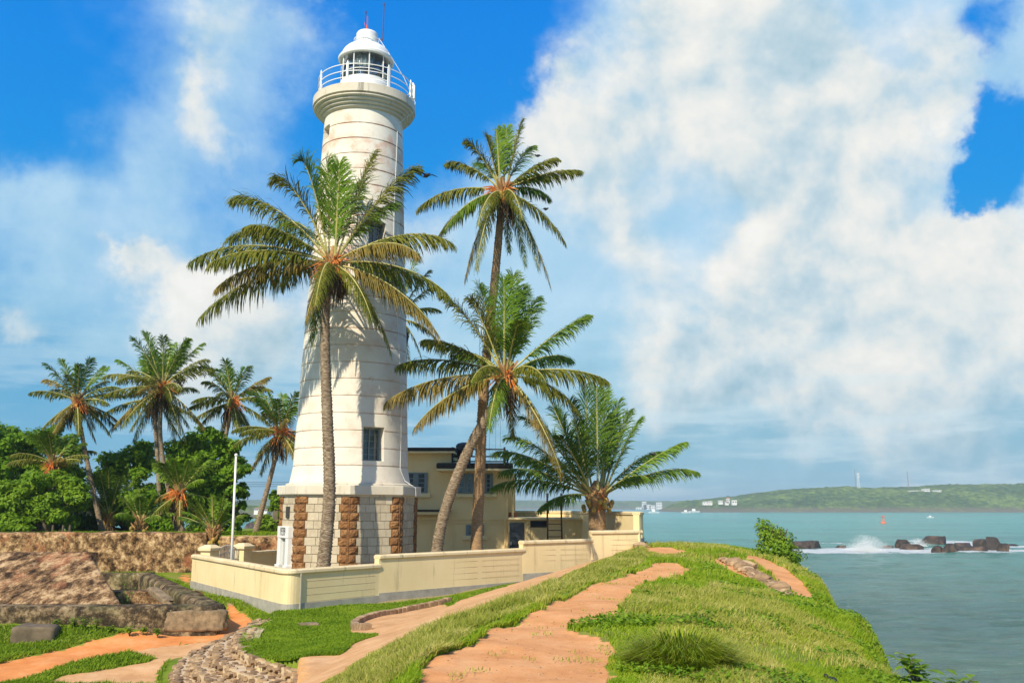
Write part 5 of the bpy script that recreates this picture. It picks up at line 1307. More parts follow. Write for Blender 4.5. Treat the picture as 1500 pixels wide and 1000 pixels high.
# crumbled masonry on the seaward side of the mound
def rubble(name, quad, n, size, label, seed):
    rr = random.Random(seed); mb = MB(); sb = []
    for i in range(n):
        u, v = rr.random(), rr.random(); P = quad
        a = Vector(P[0]).lerp(Vector(P[1]), u); b = Vector(P[3]).lerp(Vector(P[2]), u); q = a.lerp(b, v)
        s = size * rr.uniform(.35, 1.2) * (1 + (rr.random() < .1)); v0 = len(mb.v)
        random.seed(seed * 1000 + i); mb.ball((q.x, q.y, zat(q.x, q.y) + s * .25), s, 7, 5, (rr.uniform(.8, 1.5), rr.uniform(.7, 1.1), rr.uniform(.4, .8)), .18); sb += [rr.random()] * (len(mb.v) - v0)
    o = mb.build(name, MAT['stone']); set_attr(o, 'blk', sb); return tag(o, label, 'rubble', kind='stuff')
rubble('rubble', [tuple(at(1055, 824, z=-1.85)[:2]), tuple(at(1095, 830, z=-1.88)[:2]), tuple(at(1160, 868, z=-2.0)[:2]), tuple(at(1125, 862, z=-2.0)[:2])], 240, .11, 'broken stones showing along the eroded bank beside the seaward trail', 3)
c = at(947, 800, z=-1.75); rubble('rubble', [(c.x - .7, c.y - .9), (c.x + .6, c.y - .9), (c.x + .8, c.y + .5), (c.x - .2, c.y + .5)], 40, .10, 'small heap of earth and stones at the rounded end of the wall', 4)

LH.rotation_euler = (0, math.radians(.42), 0)     # the old tower stands very slightly out of plumb
# ================================================================ PALMS
def frond_mesh(base, tip, rise, nl=64, llen=.95, lw=.055, droop=.5, stiff=.3, seed=0, curl=0.0, wind=Vector((.25, .05, 0)), brk=0, rach=.04):
    """one coconut frond from crown to tip; leaflets hang by 'droop'. Returns (leaf verts, faces, rib tube pts, radii)"""
    rr = random.Random(seed)
    base = Vector(base); tip = Vector(tip); D = tip - base; Ln = D.length
    c1 = base + D * .38 + Vector((0, 0, rise * Ln)); c2 = base + D * .80 + Vector((0, 0, rise * Ln * .9))
    def B(t): s = 1 - t; return base * s ** 3 + c1 * (3 * s * s * t) + c2 * (3 * s * t * t) + tip * t ** 3
    pts = [B(i / 14) for i in range(15)]
    radii = [rach * (1 - .86 * (i / 14)) for i in range(15)]
    V = []; Fc = []
    up = Vector((0, 0, 1)); clump = [rr.uniform(-.25, .25) for _ in range(nl)]
    for side in (-1, 1):
        for i in range(nl):
            if rr.random() < .03: continue
            t = .14 + .86 * (i + rr.uniform(-.3, .3)) / nl; t = min(1, max(.12, t))
            p = B(t); T = (B(min(1, t + .02)) - B(max(0, t - .02))).normalized()
            S = T.cross(up)
            S = S.normalized() if S.length > .08 else Vector((1, 0, 0))
            Nn = S.cross(T).normalized()
            L = llen * min(1, .40 + 2.6 * (t - .1)) * (1 - .62 * max(0, (t - .45) / .55) ** 1.4) * rr.uniform(.75, 1.12)
            steep = max(0.0, T.z)
            fwd = .45 + .8 * t + clump[i] * .9 + 1.1 * steep * rr.uniform(.5, 1.5)
            d = (S * side * rr.uniform(.6, 1.15) + T * fwd + Nn * (stiff * rr.uniform(.2, 1.7)) + Vector((rr.gauss(0, .12), rr.gauss(0, .12), rr.gauss(0, .12)))).normalized()
            dr = droop * rr.uniform(.55, 1.5)
            q = p; w = T * lw * .5; b = len(V)
            segs = (.36, .36, .28)
            V.append(q - w * .6); V.append(q + w * .6); dd = d
            for k, f in enumerate(segs):
                dd = (dd + Vector((0, 0, -dr * (.55 + .5 * k))) + wind * (.25 * (k + 1)) * rr.uniform(.4, 1.2)).normalized()
                q = q + dd * L * f; ww = w * (1.0, .75, .12)[k]
                V.append(q - ww); V.append(q + ww)
            for k in range(3): Fc.append((b + 2 * k, b + 2 * k + 1, b + 2 * k + 3, b + 2 * k + 2))
    return V, Fc, pts, radii
def trunk_mesh(path, r0, r1, seed=0, ringstep=.13):
    P = smoothp3([Vector(p) for p in path], 3); L = [0]
    for a, b in zip(P[:-1], P[1:]): L.append(L[-1] + (b - a).length)
    tot = L[-1]; n = int(tot / (ringstep / 2)); pts = []; rs = []; rr = random.Random(seed); j = 0
    for i in range(n + 1):
        s = tot * i / n
        while j < len(L) - 2 and L[j + 1] < s: j += 1
        f = (s - L[j]) / max(1e-6, L[j + 1] - L[j]); pts.append(P[j].lerp(P[j + 1], f))
        t = i / n; r = r0 + (r1 - r0) * t + r0 * .45 * math.exp(-s / .45)
        rs.append(r * (1 + (.06 if i % 2 else -.06) + rr.uniform(-.05, .05)))
    return MB().tube(pts, rs, 12)
def smoothp3(P, k=2):
    for _ in range(k):
        Q_ = [P[0]]
        for a, b in zip(P[:-1], P[1:]): Q_ += [a.lerp(b, .25), a.lerp(b, .75)]
        P = Q_ + [P[-1]]
    return P
PALMS = 'coconut palms'
def palm(label, trunk, tr, crown, fronds, seed, nuts=8, flowers=2, dead=1, nl=60, lw=.055, bark='bark', ll=.95, group=PALMS, rach=.05, hang=1.0):
    """fronds: list of (tip world, rise, kind) kind y/m/g/o"""
    C_ = Vector(crown); o_ = Vector(trunk[0]); rr = random.Random(seed); random.seed(seed)
    e_ = empty('palm_tree', o_, 0, label, 'palm tree', group)
    tm_ = trunk_mesh([Vector(p) - o_ for p in trunk] , tr[0], tr[1], seed); tm_.build('trunk', MAT[bark], e_, smooth=True)
    c = C_ - o_; r1 = tr[1]
    # sheath where the fronds leave the trunk
    sb_ = MB().lathe([(r1 * 1.0, c.z - .55), (r1 * 1.25, c.z - .25), (r1 * 1.3, c.z + .05), (r1 * .9, c.z + .40), (r1 * .3, c.z + .8)], 12, (c.x, c.y))
    for j in range(22):
        q = j * 2.4; hh = -.5 + .9 * j / 22; d = Vector((math.cos(q), math.sin(q), 0)); p0 = c + d * r1 * .8 + Vector((0, 0, hh - .15)); L = rr.uniform(.3, .6)
        sb_.tube([p0, p0 + d * L * .35 + Vector((0, 0, L * .5)), p0 + d * L * .7 + Vector((0, 0, L * 1.0))], [.10, .075, .03], 5)
    sb_.build('fibre_sheath', MAT['sheath'], e_)
    for i, (tip, rise, kd) in enumerate(fronds):
        mat = {'y': 'frond_y', 'm': 'frond', 'g': 'frond_g', 'o': 'frond_o'}[kd]
        D = Vector(tip) - C_; hz = Vector((D.x, D.y, 0)); hz = hz.normalized() if hz.length > .01 else Vector((1, 0, 0))
        upness = max(-1, min(1, D.z / max(.01, D.length)))
        b = c + hz * r1 * 1.1 + Vector((0, 0, .25 * upness + .1))
        dr = (.80 - .50 * max(0, upness)) * hang; stf = .12 + .35 * max(0, upness)
        V, Fc, pts, rad = frond_mesh(b, Vector(tip) - o_, rise, nl, ll * (D.length / 4.6) ** .6, lw, dr * (1.15 if kd == 'o' else 1), stf, seed * 100 + i, rach=rach)
        me = bpy.data.meshes.new('frond'); nb_ = len(V); rb = MB().tube(pts, rad, 5)
        me.from_pydata([tuple(v) for v in V] + rb.v, [], Fc + [tuple(k + nb_ for k in f) for f in rb.f]); me.materials.append(MAT[mat]); me.materials.append(MAT['rachis'])
        mi = np.zeros(len(me.polygons), np.int32); mi[len(Fc):] = 1; me.polygons.foreach_set('material_index', mi)
        link(bpy.data.objects.new('frond', me), e_)
    for k in range(flowers):
        a = rr.uniform(0, 2 * PI) if k else -PI / 2 + .5; mb = MB()
        for j in range(16):
            q = a + rr.uniform(-.5, .5); L = rr.uniform(.5, .95); el_ = rr.uniform(-.7, .7)
            d = Vector((math.cos(q) * math.cos(el_), math.sin(q) * math.cos(el_), math.sin(el_))); p0 = c + d * .12 + Vector((0, 0, -.05)); mb.tube([p0, p0 + d * L * .55 + Vector((0,0,.06)), p0 + d * L + Vector((0, 0, -.18))], [.028, .022, .010], 4)
        mb.build('flower_spray', MAT['flower'], e_)
    for k in range(nuts):
        a = rr.uniform(-PI, 0) if k % 4 else rr.uniform(0, PI); r = rr.uniform(.12, .34) + r1 * 1.15
        MB().ball((c.x + r * math.cos(a), c.y + r * math.sin(a), c.z - rr.uniform(.1, .62)), .115, 9, 7, (1, 1, 1.2)).build('coconut', MAT['coconut'], e_, smooth=True)
    for k in range(dead):
        mb = MB()
        for j in range(44):
            q = rr.uniform(0, 2 * PI); r = r1 * rr.uniform(.9, 2.2); L = rr.uniform(.6, 1.6); p0 = c + Vector((r * math.cos(q), r * math.sin(q), -.25)); o2 = Vector((math.cos(q), math.sin(q), 0)) * rr.uniform(.05, .4)
            mb.tube([p0, p0 + o2 + Vector((0, 0, -L * .45)), p0 + o2 * .8 + Vector((rr.uniform(-.1, .1), 0, -L))], [.05, .045, .01], 4)
        mb.build('dead_fibre', MAT['deadfibre'], e_)
    return e_
def tips(cpx, cpy, Y, lst, seed, kinds=None):
    """(px,py, depth offset m, rise, kind) -> world"""
    out = []
    for px, py, dy, rise, kd in lst: out.append((at(px, py, Y + dy), rise, kd))
    return out
def fill(C_, n, R, seed, elev=(-.9, 1.2), kd='mmgo', rise=(.10, .22), a0=0, a1=2 * PI):
    """extra fronds filling the crown all round"""
    rr = random.Random(seed); out = []; kd = kd.replace('g', 'm') if 'o' in kd else kd
    for i in range(n):
        a = a0 + (a1 - a0) * (i + rr.uniform(-.3, .3)) / n; e_ = rr.uniform(*elev); L = R * rr.uniform(.85, 1.05)
        out.append((Vector(C_) + Vector((math.cos(a) * math.cos(e_), math.sin(a) * math.cos(e_), math.sin(e_))) * L, rr.uniform(*rise) * (1 - .5 * abs(math.sin(e_))), rr.choice('yg' if e_ > .7 else kd)))
    return out
# --- centre palm in front of the tower
Y1 = 36.3; C1 = at(487, 388, Y1)
f1 = tips(487, 388, Y1, [(342,292,.4,.20,'m'),(404,264,-.8,.26,'m'),(441,236,-.3,.22,'g'),(480,236,.3,.02,'y'),(497,240,-.2,.02,'y'),(546,230,.6,.05,'m'),(607,247,-.3,.12,'m'),(360,332,-1.2,.16,'m'),
    (281,382,.2,.17,'m'),(306,386,-1.4,.16,'m'),(317,421,-.6,.18,'o'),(294,464,.5,.17,'m'),(661,356,.4,.20,'m'),(612,372,-2.2,.20,'o'),(657,432,-.4,.17,'m'),(641,488,-1.2,.17,'o'),(572,515,.5,.22,'m'),
    (455,500,1.2,.25,'g'),(448,470,-.8,.22,'o'),(462,446,-2.8,.28,'m'),(628,470,1.6,.17,'m'),(575,300,1.6,.14,'g'),(415,330,2.6,.2,'g'),(520,270,2.4,.1,'g'),(410,420,2.8,.2,'m'),(590,420,3.2,.2,'g'),(335,350,1.9,.2,'m'),(545,470,-1.6,.22,'m')], 1)
b = at(470, 832, Y1); palm('tall coconut palm standing alone in front of the lighthouse, crown across the tower', [(at(471,826,Y1).x, Y1, -3.4), at(478,790,Y1), at(484,720,Y1), at(479,600,Y1), at(475,480,Y1), at(479,420,Y1), C1 + Vector((0, 0, -.3))], (.27, .17), C1, f1, 11, nuts=10, flowers=3, dead=2, nl=115, lw=.054, ll=1.25)
# --- tall palm right of the tower
Y2 = 41.0; C2 = at(736, 282, Y2)
f2 = tips(736, 282, Y2, [(764,180,.2,.03,'m'),(742,188,.5,.03,'y'),(727,190,-.4,.03,'y'),(712,200,.4,.06,'m'),(684,208,-.3,.14,'m'),(655,240,.5,.18,'m'),(612,306,.2,.20,'m'),(640,350,.8,.22,'m'),(652,336,-1.2,.2,'g'),(681,410,.3,.22,'o'),(697,395,-1.5,.25,'m'),
    (806,418,-.6,.16,'o'),(790,395,-1.4,.2,'m'),(828,356,.6,.2,'m'),(849,250,.2,.10,'m'),(815,232,-.8,.10,'m'),(803,262,1.2,.2,'g'),(805,292,1.6,.2,'g'),(770,390,1.2,.25,'g'),(745,370,2.2,.3,'g'),(778,215,1.5,.1,'g'),(700,240,2.0,.16,'g'),(765,320,-2.6,.25,'m'),(700,330,-2.4,.25,'m')], 2)
palm('tallest coconut palm, its straight trunk rising behind the leaning palm right of the lighthouse', [(at(698,806,Y2).x, Y2, -3.4), at(698,780,Y2), at(703,700,Y2), at(706,600,Y2), at(715,500,Y2), at(726,400,Y2), at(733,320,Y2), C2 + Vector((0, 0, -.2))], (.27, .17), C2, f2, 22, nuts=16, flowers=4, dead=1, nl=100, bark='bark2', lw=.054, ll=1.05)
# --- leaning palm
Y3 = 38.6; C3 = at(741, 552, Y3)
f3 = tips(741, 552, Y3, [(752,404,.3,.0,'g'),(738,410,-.3,.02,'y'),(765,425,.9,.03,'g'),(702,420,.8,.05,'g'),(690,440,-.6,.10,'m'),(652,436,.3,.12,'m'),(622,498,-.5,.12,'m'),(585,534,.6,.12,'m'),(566,588,-.2,.13,'o'),(608,625,-1.4,.16,'o'),(640,600,1.2,.2,'m'),
    (858,463,.3,.06,'g'),(785,440,1.2,.05,'g'),(887,556,.5,.12,'m'),(845,600,.9,.2,'m'),(822,692,-1.5,.14,'o'),(812,660,-.9,.16,'o'),(750,640,1.2,.25,'m'),(716,628,-2.4,.25,'g'),(690,560,-2.8,.25,'m'),(835,525,1.8,.15,'g'),(800,560,-2.6,.25,'m'),(760,470,-2.0,.12,'g'),(670,520,2.2,.16,'g'),(720,480,2.4,.1,'g')], 3)
palm('leaning coconut palm with a curved trunk bending right in front of the ochre building', [(at(636,810,Y3+.8).x, Y3 + .8, -3.4), at(640,800,Y3+.8), at(650,752,Y3+.6), at(668,700,Y3+.4), at(692,645,Y3+.2), at(722,598,Y3), at(735,572,Y3), C3 + Vector((0, 0, -.15))], (.25, .20), C3, f3, 33, nuts=8, flowers=2, dead=1, nl=110, lw=.054, ll=1.2)
# --- young palm by the sea wall
Y4 = 45.0; C4 = at(874, 728, Y4)
f4 = tips(874, 728, Y4, [(722,712,-.3,.14,'g'),(727,662,.6,.14,'g'),(745,640,1.6,.14,'g'),(790,620,.8,.10,'g'),(768,612,-.6,.12,'g'),(802,580,.4,.06,'g'),(835,588,-.8,.04,'g'),(858,566,.2,.0,'g'),(874,565,-.6,.0,'g'),(886,573,.5,.0,'y'),(905,590,1.2,.02,'g'),(936,616,-.3,.07,'y'),(920,605,.9,.06,'g'),
    (1000,648,-.4,.05,'y'),(1019,690,.3,.13,'g'),(968,662,1.6,.14,'g'),(790,745,-1.5,.16,'g'),(735,690,-1.3,.14,'g'),(820,640,-1.8,.10,'g'),(846,620,1.9,.05,'g'),(760,675,2.4,.14,'g'),(950,700,-1.6,.2,'g'),(812,600,2.0,.06,'g'),(895,610,2.2,.04,'g'),(800,670,-2.2,.15,'g')], 4)
pt4 = palm('short young palm with long upright green fronds beside the ladder and sea wall', [(C4.x + .05, Y4, -3.4), (C4.x + .05, Y4, -2.5), (C4.x, Y4, -1.6), C4 + Vector((0, 0, -.3))], (.42, .40), C4, f4, 44, nuts=16, flowers=1, dead=0, nl=100, bark='bark2', lw=.054, ll=1.15, rach=.06, hang=.8)
# --- crown showing from behind the tower
Y5 = 50.0; C5 = at(583, 468, Y5)
palm('palm half hidden behind the lighthouse with a few fronds showing right of the shaft', [(C5.x - 1, Y5, -3.4), (C5.x - .5, Y5, 2), C5], (.2, .14), C5, tips(0, 0, Y5, [(628,398,0,.1,'m'),(640,420,.5,.15,'m'),(645,455,-.5,.18,'m'),(642,500,.4,.2,'m'),(620,535,0,.25,'m'),(600,540,.8,.25,'o'),(610,375,.8,.05,'g'),(560,380,.4,.05,'g'),(530,430,.2,.15,'m')], 5), 55, nl=50, nuts=2, flowers=1)
# --- palms of the left group
def bgpalm(label, crown, Y, R, base, seed, n=24, bend=0, flowers=3, lean=None, nl=52, kd='mmmo', elev=(-1.15, 1.2), llk=1.05, bark='bark', mid=None, up=4):
    C_ = at(crown[0], crown[1], Y); k = Y / F * R * 1.0; gz = zat(at(base[0], base[1], Y).x, Y)
    b_ = at(base[0], base[1], Y); path = [(b_.x, Y, gz - .2), b_]
    if mid: path += [at(mid[0], mid[1], Y)]
    path += [C_ + Vector((0, 0, -.2))]
    fr = fill(C_, n, k, seed, elev, kd) + [(C_ + Vector((math.cos(i * 2.4 + seed) * k * .5, math.sin(i * 2.4) * k * .5, k * (.8 + .1 * math.sin(i * 3.)))), .06, 'y' if i < 2 else 'g') for i in range(up)]
    return palm(label, path, (.17, .11), C_, fr, seed, nuts=6, flowers=flowers, dead=1, nl=nl, lw=.062, ll=llk, bark=bark)
bgpalm('leftmost tall palm of the group behind the fort wall, orange flowers in its crown', (113,590), 58, 68, (150,780), 61, 26, mid=(128,680))
bgpalm('tallest and fullest palm of the left group, twin trunk neighbour beneath it', (238,568), 56, 86, (262,782), 62, 30, mid=(232,650))
bgpalm('palm just left of and behind the fullest one, straight pale trunk', (226,585), 60, 76, (237,780), 63, 18, mid=(230,660), flowers=1)
bgpalm('slim palm between the fullest palm and the flagpole', (340,590), 58, 64, (306,780), 64, 24, mid=(322,680))
bgpalm('leaning palm partly behind the left edge of the lighthouse, orange nuts in its crown', (411,636), 54, 74, (374,780), 65, 26, mid=(396,700), flowers=4)
bgpalm('low palm buried in the far left trees, orange flower spray at its heart', (78,682), 57, 60, (82,760), 66, 14, flowers=4, elev=(-.3, 1.0), kd='om')
bgpalm('low drooping palm with a bright orange flower below the fullest palm', (264,725), 55, 62, (266,778), 67, 20, flowers=5, elev=(-.9, 1.3), kd='omy')
bgpalm('young palm growing in the gap of the fort wall behind the gate', (312,782), 49.5, 60, (312,790), 68, 9, flowers=0, elev=(.2, 1.4), kd='yg', llk=.7, up=3)
bgpalm('low dark palm spreading between the leftmost palm and the fullest palm', (160,760), 60, 80, (160,778), 69, 14, flowers=0, elev=(.05, 1.2), kd='g', up=3)
bgpalm('small low palm left of the orange flowered one', (205,768), 54, 50, (205,780), 70, 9, flowers=0, elev=(.05, 1.1), kd='gy', up=2)
# ================================================================ BROADLEAF TREES
def broadtree(label, px, Y, blobs, n, size=.28, mat='leafA', seed=0, group='broadleaf trees behind the fort wall'):
    """blobs in photo pixels (x, y, rx, ry) with depth offset -> world"""
    random.seed(seed); b0 = at(px, 778, Y); gz = zat(b0.x, Y); o_ = Vector((b0.x, Y, gz)); k = Y / F
    e_ = empty('broadleaf_tree', o_, 0, label, 'tree', group); BB = []; mb = MB()
    for (x, y, rx, ry, dy) in blobs:
        c_ = at(x, y, Y + dy) - o_; BB.append((c_.x, c_.y, c_.z, rx * k, (rx + ry) * .55 * k, ry * k))
        m1 = Vector((c_.x * .35, c_.y * .35, c_.z * .45)); mb.tube([Vector((0, 0, c_.z * .1)), m1, c_ * .8, c_ + Vector((random.uniform(-.3, .3), 0, ry * k * .3))], [.16, .11, .06, .02], 6)
    mb.build('limb', MAT['wood'], e_); MB().tube([(0, 0, -.3), (.1, 0, .8), (0, 0, 2.0)], [.32, .24, .18], 10).build('trunk', MAT['wood'], e_, smooth=True)
    # break every blob into leafy sub-clumps
    sub = []
    rr = random.Random(seed + 5)
    for (cx, cy, cz, rx, ry, rz) in BB:
        for i in range(11):
            d = Vector((rr.gauss(0, 1), rr.gauss(0, 1), rr.gauss(0, 1))).normalized(); f = rr.uniform(.55, 1.18); s = rr.uniform(.2, .48)
            sub.append((cx + d.x * rx * f, cy + d.y * ry * f, cz + d.z * rz * f, rx * s, ry * s, rz * s * .8))
        sub.append((cx, cy, cz, rx * .7, ry * .7, rz * .7))
    leafcloud(sub, n, size, mat, e_, 'crown', .5, .45, .5); return e_
broadtree('big dark leafed tree filling the far left edge behind the wall', 20, 60, [(5,665,50,42,0),(60,650,42,36,1.5),(20,725,60,48,-1),(80,700,45,40,-1.5),(-45,690,50,60,0),(-20,640,40,26,1),(50,760,60,26,-2)], 30000, .30, 'leafA', 1)
broadtree('lower bright leafed tree in front of the big one at the far left', 65, 54, [(20,735,42,36,0),(75,742,40,32,0),(110,725,24,24,0),(55,708,34,22,0),(20,768,40,14,-1),(-25,740,30,36,0)], 17000, .26, 'leafB', 2)
broadtree('round crowned broadleaf tree between the leftmost palm and the fullest palm', 185, 62, [(185,682,36,34,0),(155,700,26,26,0),(200,735,40,34,-1),(160,755,40,28,0),(118,765,34,20,1),(228,768,30,16,0),(210,660,26,18,0)], 17000, .28, 'leafA', 3)
broadtree('broadleaf tree just right of the fullest palm trunk with pale green leaf tufts', 285, 61, [(275,665,30,30,0),(300,640,26,24,0),(255,700,34,34,0),(300,700,38,36,0),(270,745,44,30,0),(240,770,30,14,-1),(310,772,30,12,0)], 17000, .28, 'leafA', 4)
broadtree('layered broadleaf tree behind the flagpole reaching out over the bay', 325, 57, [(325,655,24,24,0),(335,690,30,22,0),(350,675,16,12,0),(320,720,34,24,0),(348,715,14,9,0),(330,755,28,20,0),(355,738,9,7,0)], 13000, .26, 'leafA', 5)
broadtree('low leafy tree hard against the left edge of the lighthouse base', 403, 56, [(405,735,13,16,0),(395,768,24,12,0),(420,755,16,22,0),(385,776,12,6,0)], 6000, .25, 'leafB', 6)
# distant islet seen under the palms
rock(405, 774, 90, 12, 'dark rocky shore seen under the leaning palm left of the lighthouse', 91)
# dead twig shrub against the sea wall
random.seed(4); c = at(905, 772, 46.2); e_ = empty('bare_shrub', (c.x, 46.2, -3.3), 0, 'bare dark twiggy shrub against the tall cream wall right of the young palm', 'shrub'); mb = MB()
zb = c.z + 3.3 - .5
for k in range(9):
    x = random.uniform(-.5, .6); z = zb + random.uniform(.3, 1.05); mb.tube([(0, 0, 0 if k == 0 else zb - .2), (x * .4, 0, zb + .1), (x, random.uniform(-.2, .2), z)], [.03, .02, .012], 5); mb.tube([(x * .7, 0, zb + (z - zb) * .6), (x * .7 + random.uniform(-.3, .3), .1, z + .05)], [.012, .006], 4)
mb.build('twigs', MAT['rust'], e_)
# ================================================================ BIRDS, WIRES
def bird(c, L, flying, label, rz=0):
    e_ = empty('crow', c, rz, label, 'bird', 'crows'); mb = MB()
    mb.ball((0, 0, L * .28 if not flying else 0), L * .2, 10, 8, (1.7, .85, .9)); mb.ball((L * .36, 0, L * .42 if not flying else L * .04), L * .11, 8, 6)
    mb.tube([(L * .44, 0, L * .42 if not flying else L * .04), (L * .56, 0, L * .40 if not flying else L * .02)], [.035 * L, .005 * L], 5)
    mb.add([(-L*.25,-L*.06,L*.26 if not flying else 0),(-L*.25,L*.06,L*.26 if not flying else 0),(-L*.62,L*.08,L*.16 if not flying else 0),(-L*.62,-L*.08,L*.16 if not flying else 0),(-L*.3,0,L*.2 if not flying else -.03*L)], [(0,1,2,3),(0,4,1),(1,4,2),(2,4,3),(3,4,0)])
    if not flying: mb.tube([(0, L*.06, L*.14), (0, L*.06, 0)], .015 * L, 4); mb.tube([(0, -L*.06, L*.14), (0, -L*.06, 0)], .015 * L, 4)
    mb.build('body', MAT['crow'], e_, smooth=True)
    if flying:
        for s_ in (-1, 1): MB().add([(L*.15,s_*L*.08,L*.03),(-L*.15,s_*L*.08,L*.02),(-L*.12,s_*L*.5,L*.16),(L*.16,s_*L*.5,L*.18),(-L*.10,s_*L*.98,L*.05),(L*.0,s_*L*1.02,L*.06),(0,s_*L*.3,-.0)], [(0,1,2,3),(3,2,4,5),(0,6,1),(1,6,2),(2,6,3),(3,6,0)]).build('wing', MAT['crow'], e_)
    return e_
c = at(625, 257, 30); bird(c, .42, True, 'crow gliding in the sky just right of the lighthouse', PI / 2 + .6)
c = at(788, 231, Y2 - .3); bird(c, .34, False, 'crow perched on the upper right frond of the tallest palm', 2.8)
c = at(799, 309, Y2 + .2); bird(c, .34, False, 'crow perched on the lower right frond of the tallest palm', .4)
c = at(957, 668, Y4 - .2); bird(c, .36, False, 'crow perched on the right hand frond of the short young palm', 2.6)
c = at(945, 797, z=-1.7); bird((c.x, c.y, zat(c.x, c.y)), .4, False, 'crow standing on the ground at the rounded end of the wall', 1.0)
c = at(1219, 1006, z=-1.95); bird((c.x, c.y, zat(c.x, c.y)), .24, False, 'crow in the grass at the bottom edge of the picture', 2.0)
wr = MB()
for k, zz in enumerate((706, 709, 712)): wr.tube([at(-60, 698 + 3 * k, 72)] + [at(x_, zz - 3 + 10 * math.sin((x_) / 440 * PI) * .4, 72) for x_ in (100, 200, 300)] + [at(445, zz, 72)], .018, 4)
tag(wr.build('power_lines', MAT['black']), 'thin dark overhead wires running behind the left palms', 'wires')
# small posts on top of the old wall
for i, px in enumerate((77, 92, 102)):
    c = at(px, 778, 50.5); t_ = MB().tube([(0, 0, 0), (0, 0, .5)], [.07, .06], 6).build('marker_post', MAT['wood'], bevel=.01); t_.location = (c.x, 50.5, -1.5)
    tag(t_, ('left', 'middle', 'right')[i] + ' one of three short posts atop the far left fort wall', 'post', 'short posts on the fort wall')

# ================================================================ SUN, SKY, CAMERA
AZ, ELV = math.radians(24), math.radians(40)     # sun behind the camera, to the left
sd = Vector((-math.sin(AZ) * math.cos(ELV), -math.cos(AZ) * math.cos(ELV), math.sin(ELV)))
L = bpy.data.lights.new('sun', 'SUN'); L.energy = 4.6; L.angle = math.radians(.53); L.color = (1.0, .90, .70)
lo = bpy.data.objects.new('sun', L); COL.objects.link(lo); lo.rotation_euler = sd.to_track_quat('Z', 'Y').to_euler(); lo.location = (0, 0, 30)
w = bpy.data.worlds.new('World'); sc.world = w; w.use_nodes = True; nt = w.node_tree; nt.nodes.clear(); g = N(nt)
tcn = g.n('ShaderNodeTexCoord').outputs['Generated']
vn = g.vmath('NORMALIZE', tcn).outputs[0]
sky = g.n('ShaderNodeTexSky', sky_type='NISHITA'); sky.sun_disc = False; sky.sun_elevation = ELV
sky.sun_rotation = math.atan2(sd.x, sd.y); sky.altitude = 0; sky.air_density = 1.0; sky.dust_density = .6; sky.ozone_density = 2.5
SKYG = dict(gain=1.0)
skc = sky.outputs[0]
sp_ = g.n('ShaderNodeSeparateXYZ'); nt.links.new(vn, sp_.inputs[0]); up = sp_.outputs[2]
# saturate the blue the way the photograph's sky reads; more teal towards the horizon
base_b = g.ramp(up, [(.0, (.21, .45, .60)), (.06, (.14, .41, .63)), (.16, (.06, .36, .66)), (.30, (.004, .30, .78)), (.50, (.0, .235, .80)), (.8, (.0, .13, .6))])
lum = g.n('ShaderNodeRGBToBW'); nt.links.new(skc, lum.inputs[0])
lumc = g.n('ShaderNodeCombineXYZ')
for i_ in range(3): nt.links.new(g.math('ADD', 8.2, g.math('MULTIPLY', lum.outputs[0], .12)), lumc.inputs[i_])
skc = g.mix(.05, g.mix(1.0, base_b, lumc.outputs[0], 'MULTIPLY'), skc)
# clouds: a thin blue-grey veil and brighter cumulus on it, both fixed on the celestial sphere
def dirv(px, py):
    v = at(px, py, 10.0); return v.normalized()
warp = g.n('ShaderNodeTexNoise'); warp.inputs['Scale'].default_value = 4.2; warp.inputs['Detail'].default_value = 8; warp.inputs['Roughness'].default_value = .62; nt.links.new(vn, warp.inputs['Vector'])
wv = g.vmath('SCALE', g.vmath('SUBTRACT', warp.outputs['Color'], (.5, .5, .5)).outputs[0]); wv.inputs['Scale'].default_value = .26
pv = g.vmath('ADD', vn, wv.outputs[0]).outputs[0]
def blobs(L_):
    dens = None
    for px, py, r, k in L_:
        d_ = g.vmath('DISTANCE', pv, tuple(dirv(px, py))).outputs['Value']
        e1 = g.math('MULTIPLY', g.math('EXPONENT', g.math('MULTIPLY', g.math('POWER', d_, 2.0), -1.0 / (r * r))), k)
        dens = e1 if dens is None else g.math('ADD', dens, e1)
    return dens
VEIL = [(1230,330,.36,1.1),(900,420,.17,.65),(1080,90,.16,.7),(700,560,.16,.6),(1480,620,.24,.7),(1050,600,.16,.5),(380,500,.13,.8),(330,130,.12,.85),(450,40,.09,.7),(230,230,.08,.45),(30,330,.08,.4),(90,400,.12,.55),(20,520,.08,.4),(30,240,.05,.7),(820,210,.08,.6),(1420,60,.18,.8),
        (1420,262,.04,-1.5),(1500,225,.05,-1.5),(1450,175,.03,-1.0),(1215,10,.04,-1.0),(1480,30,.04,-1.0),(640,90,.15,-.8),(1480,20,.05,-.4)]
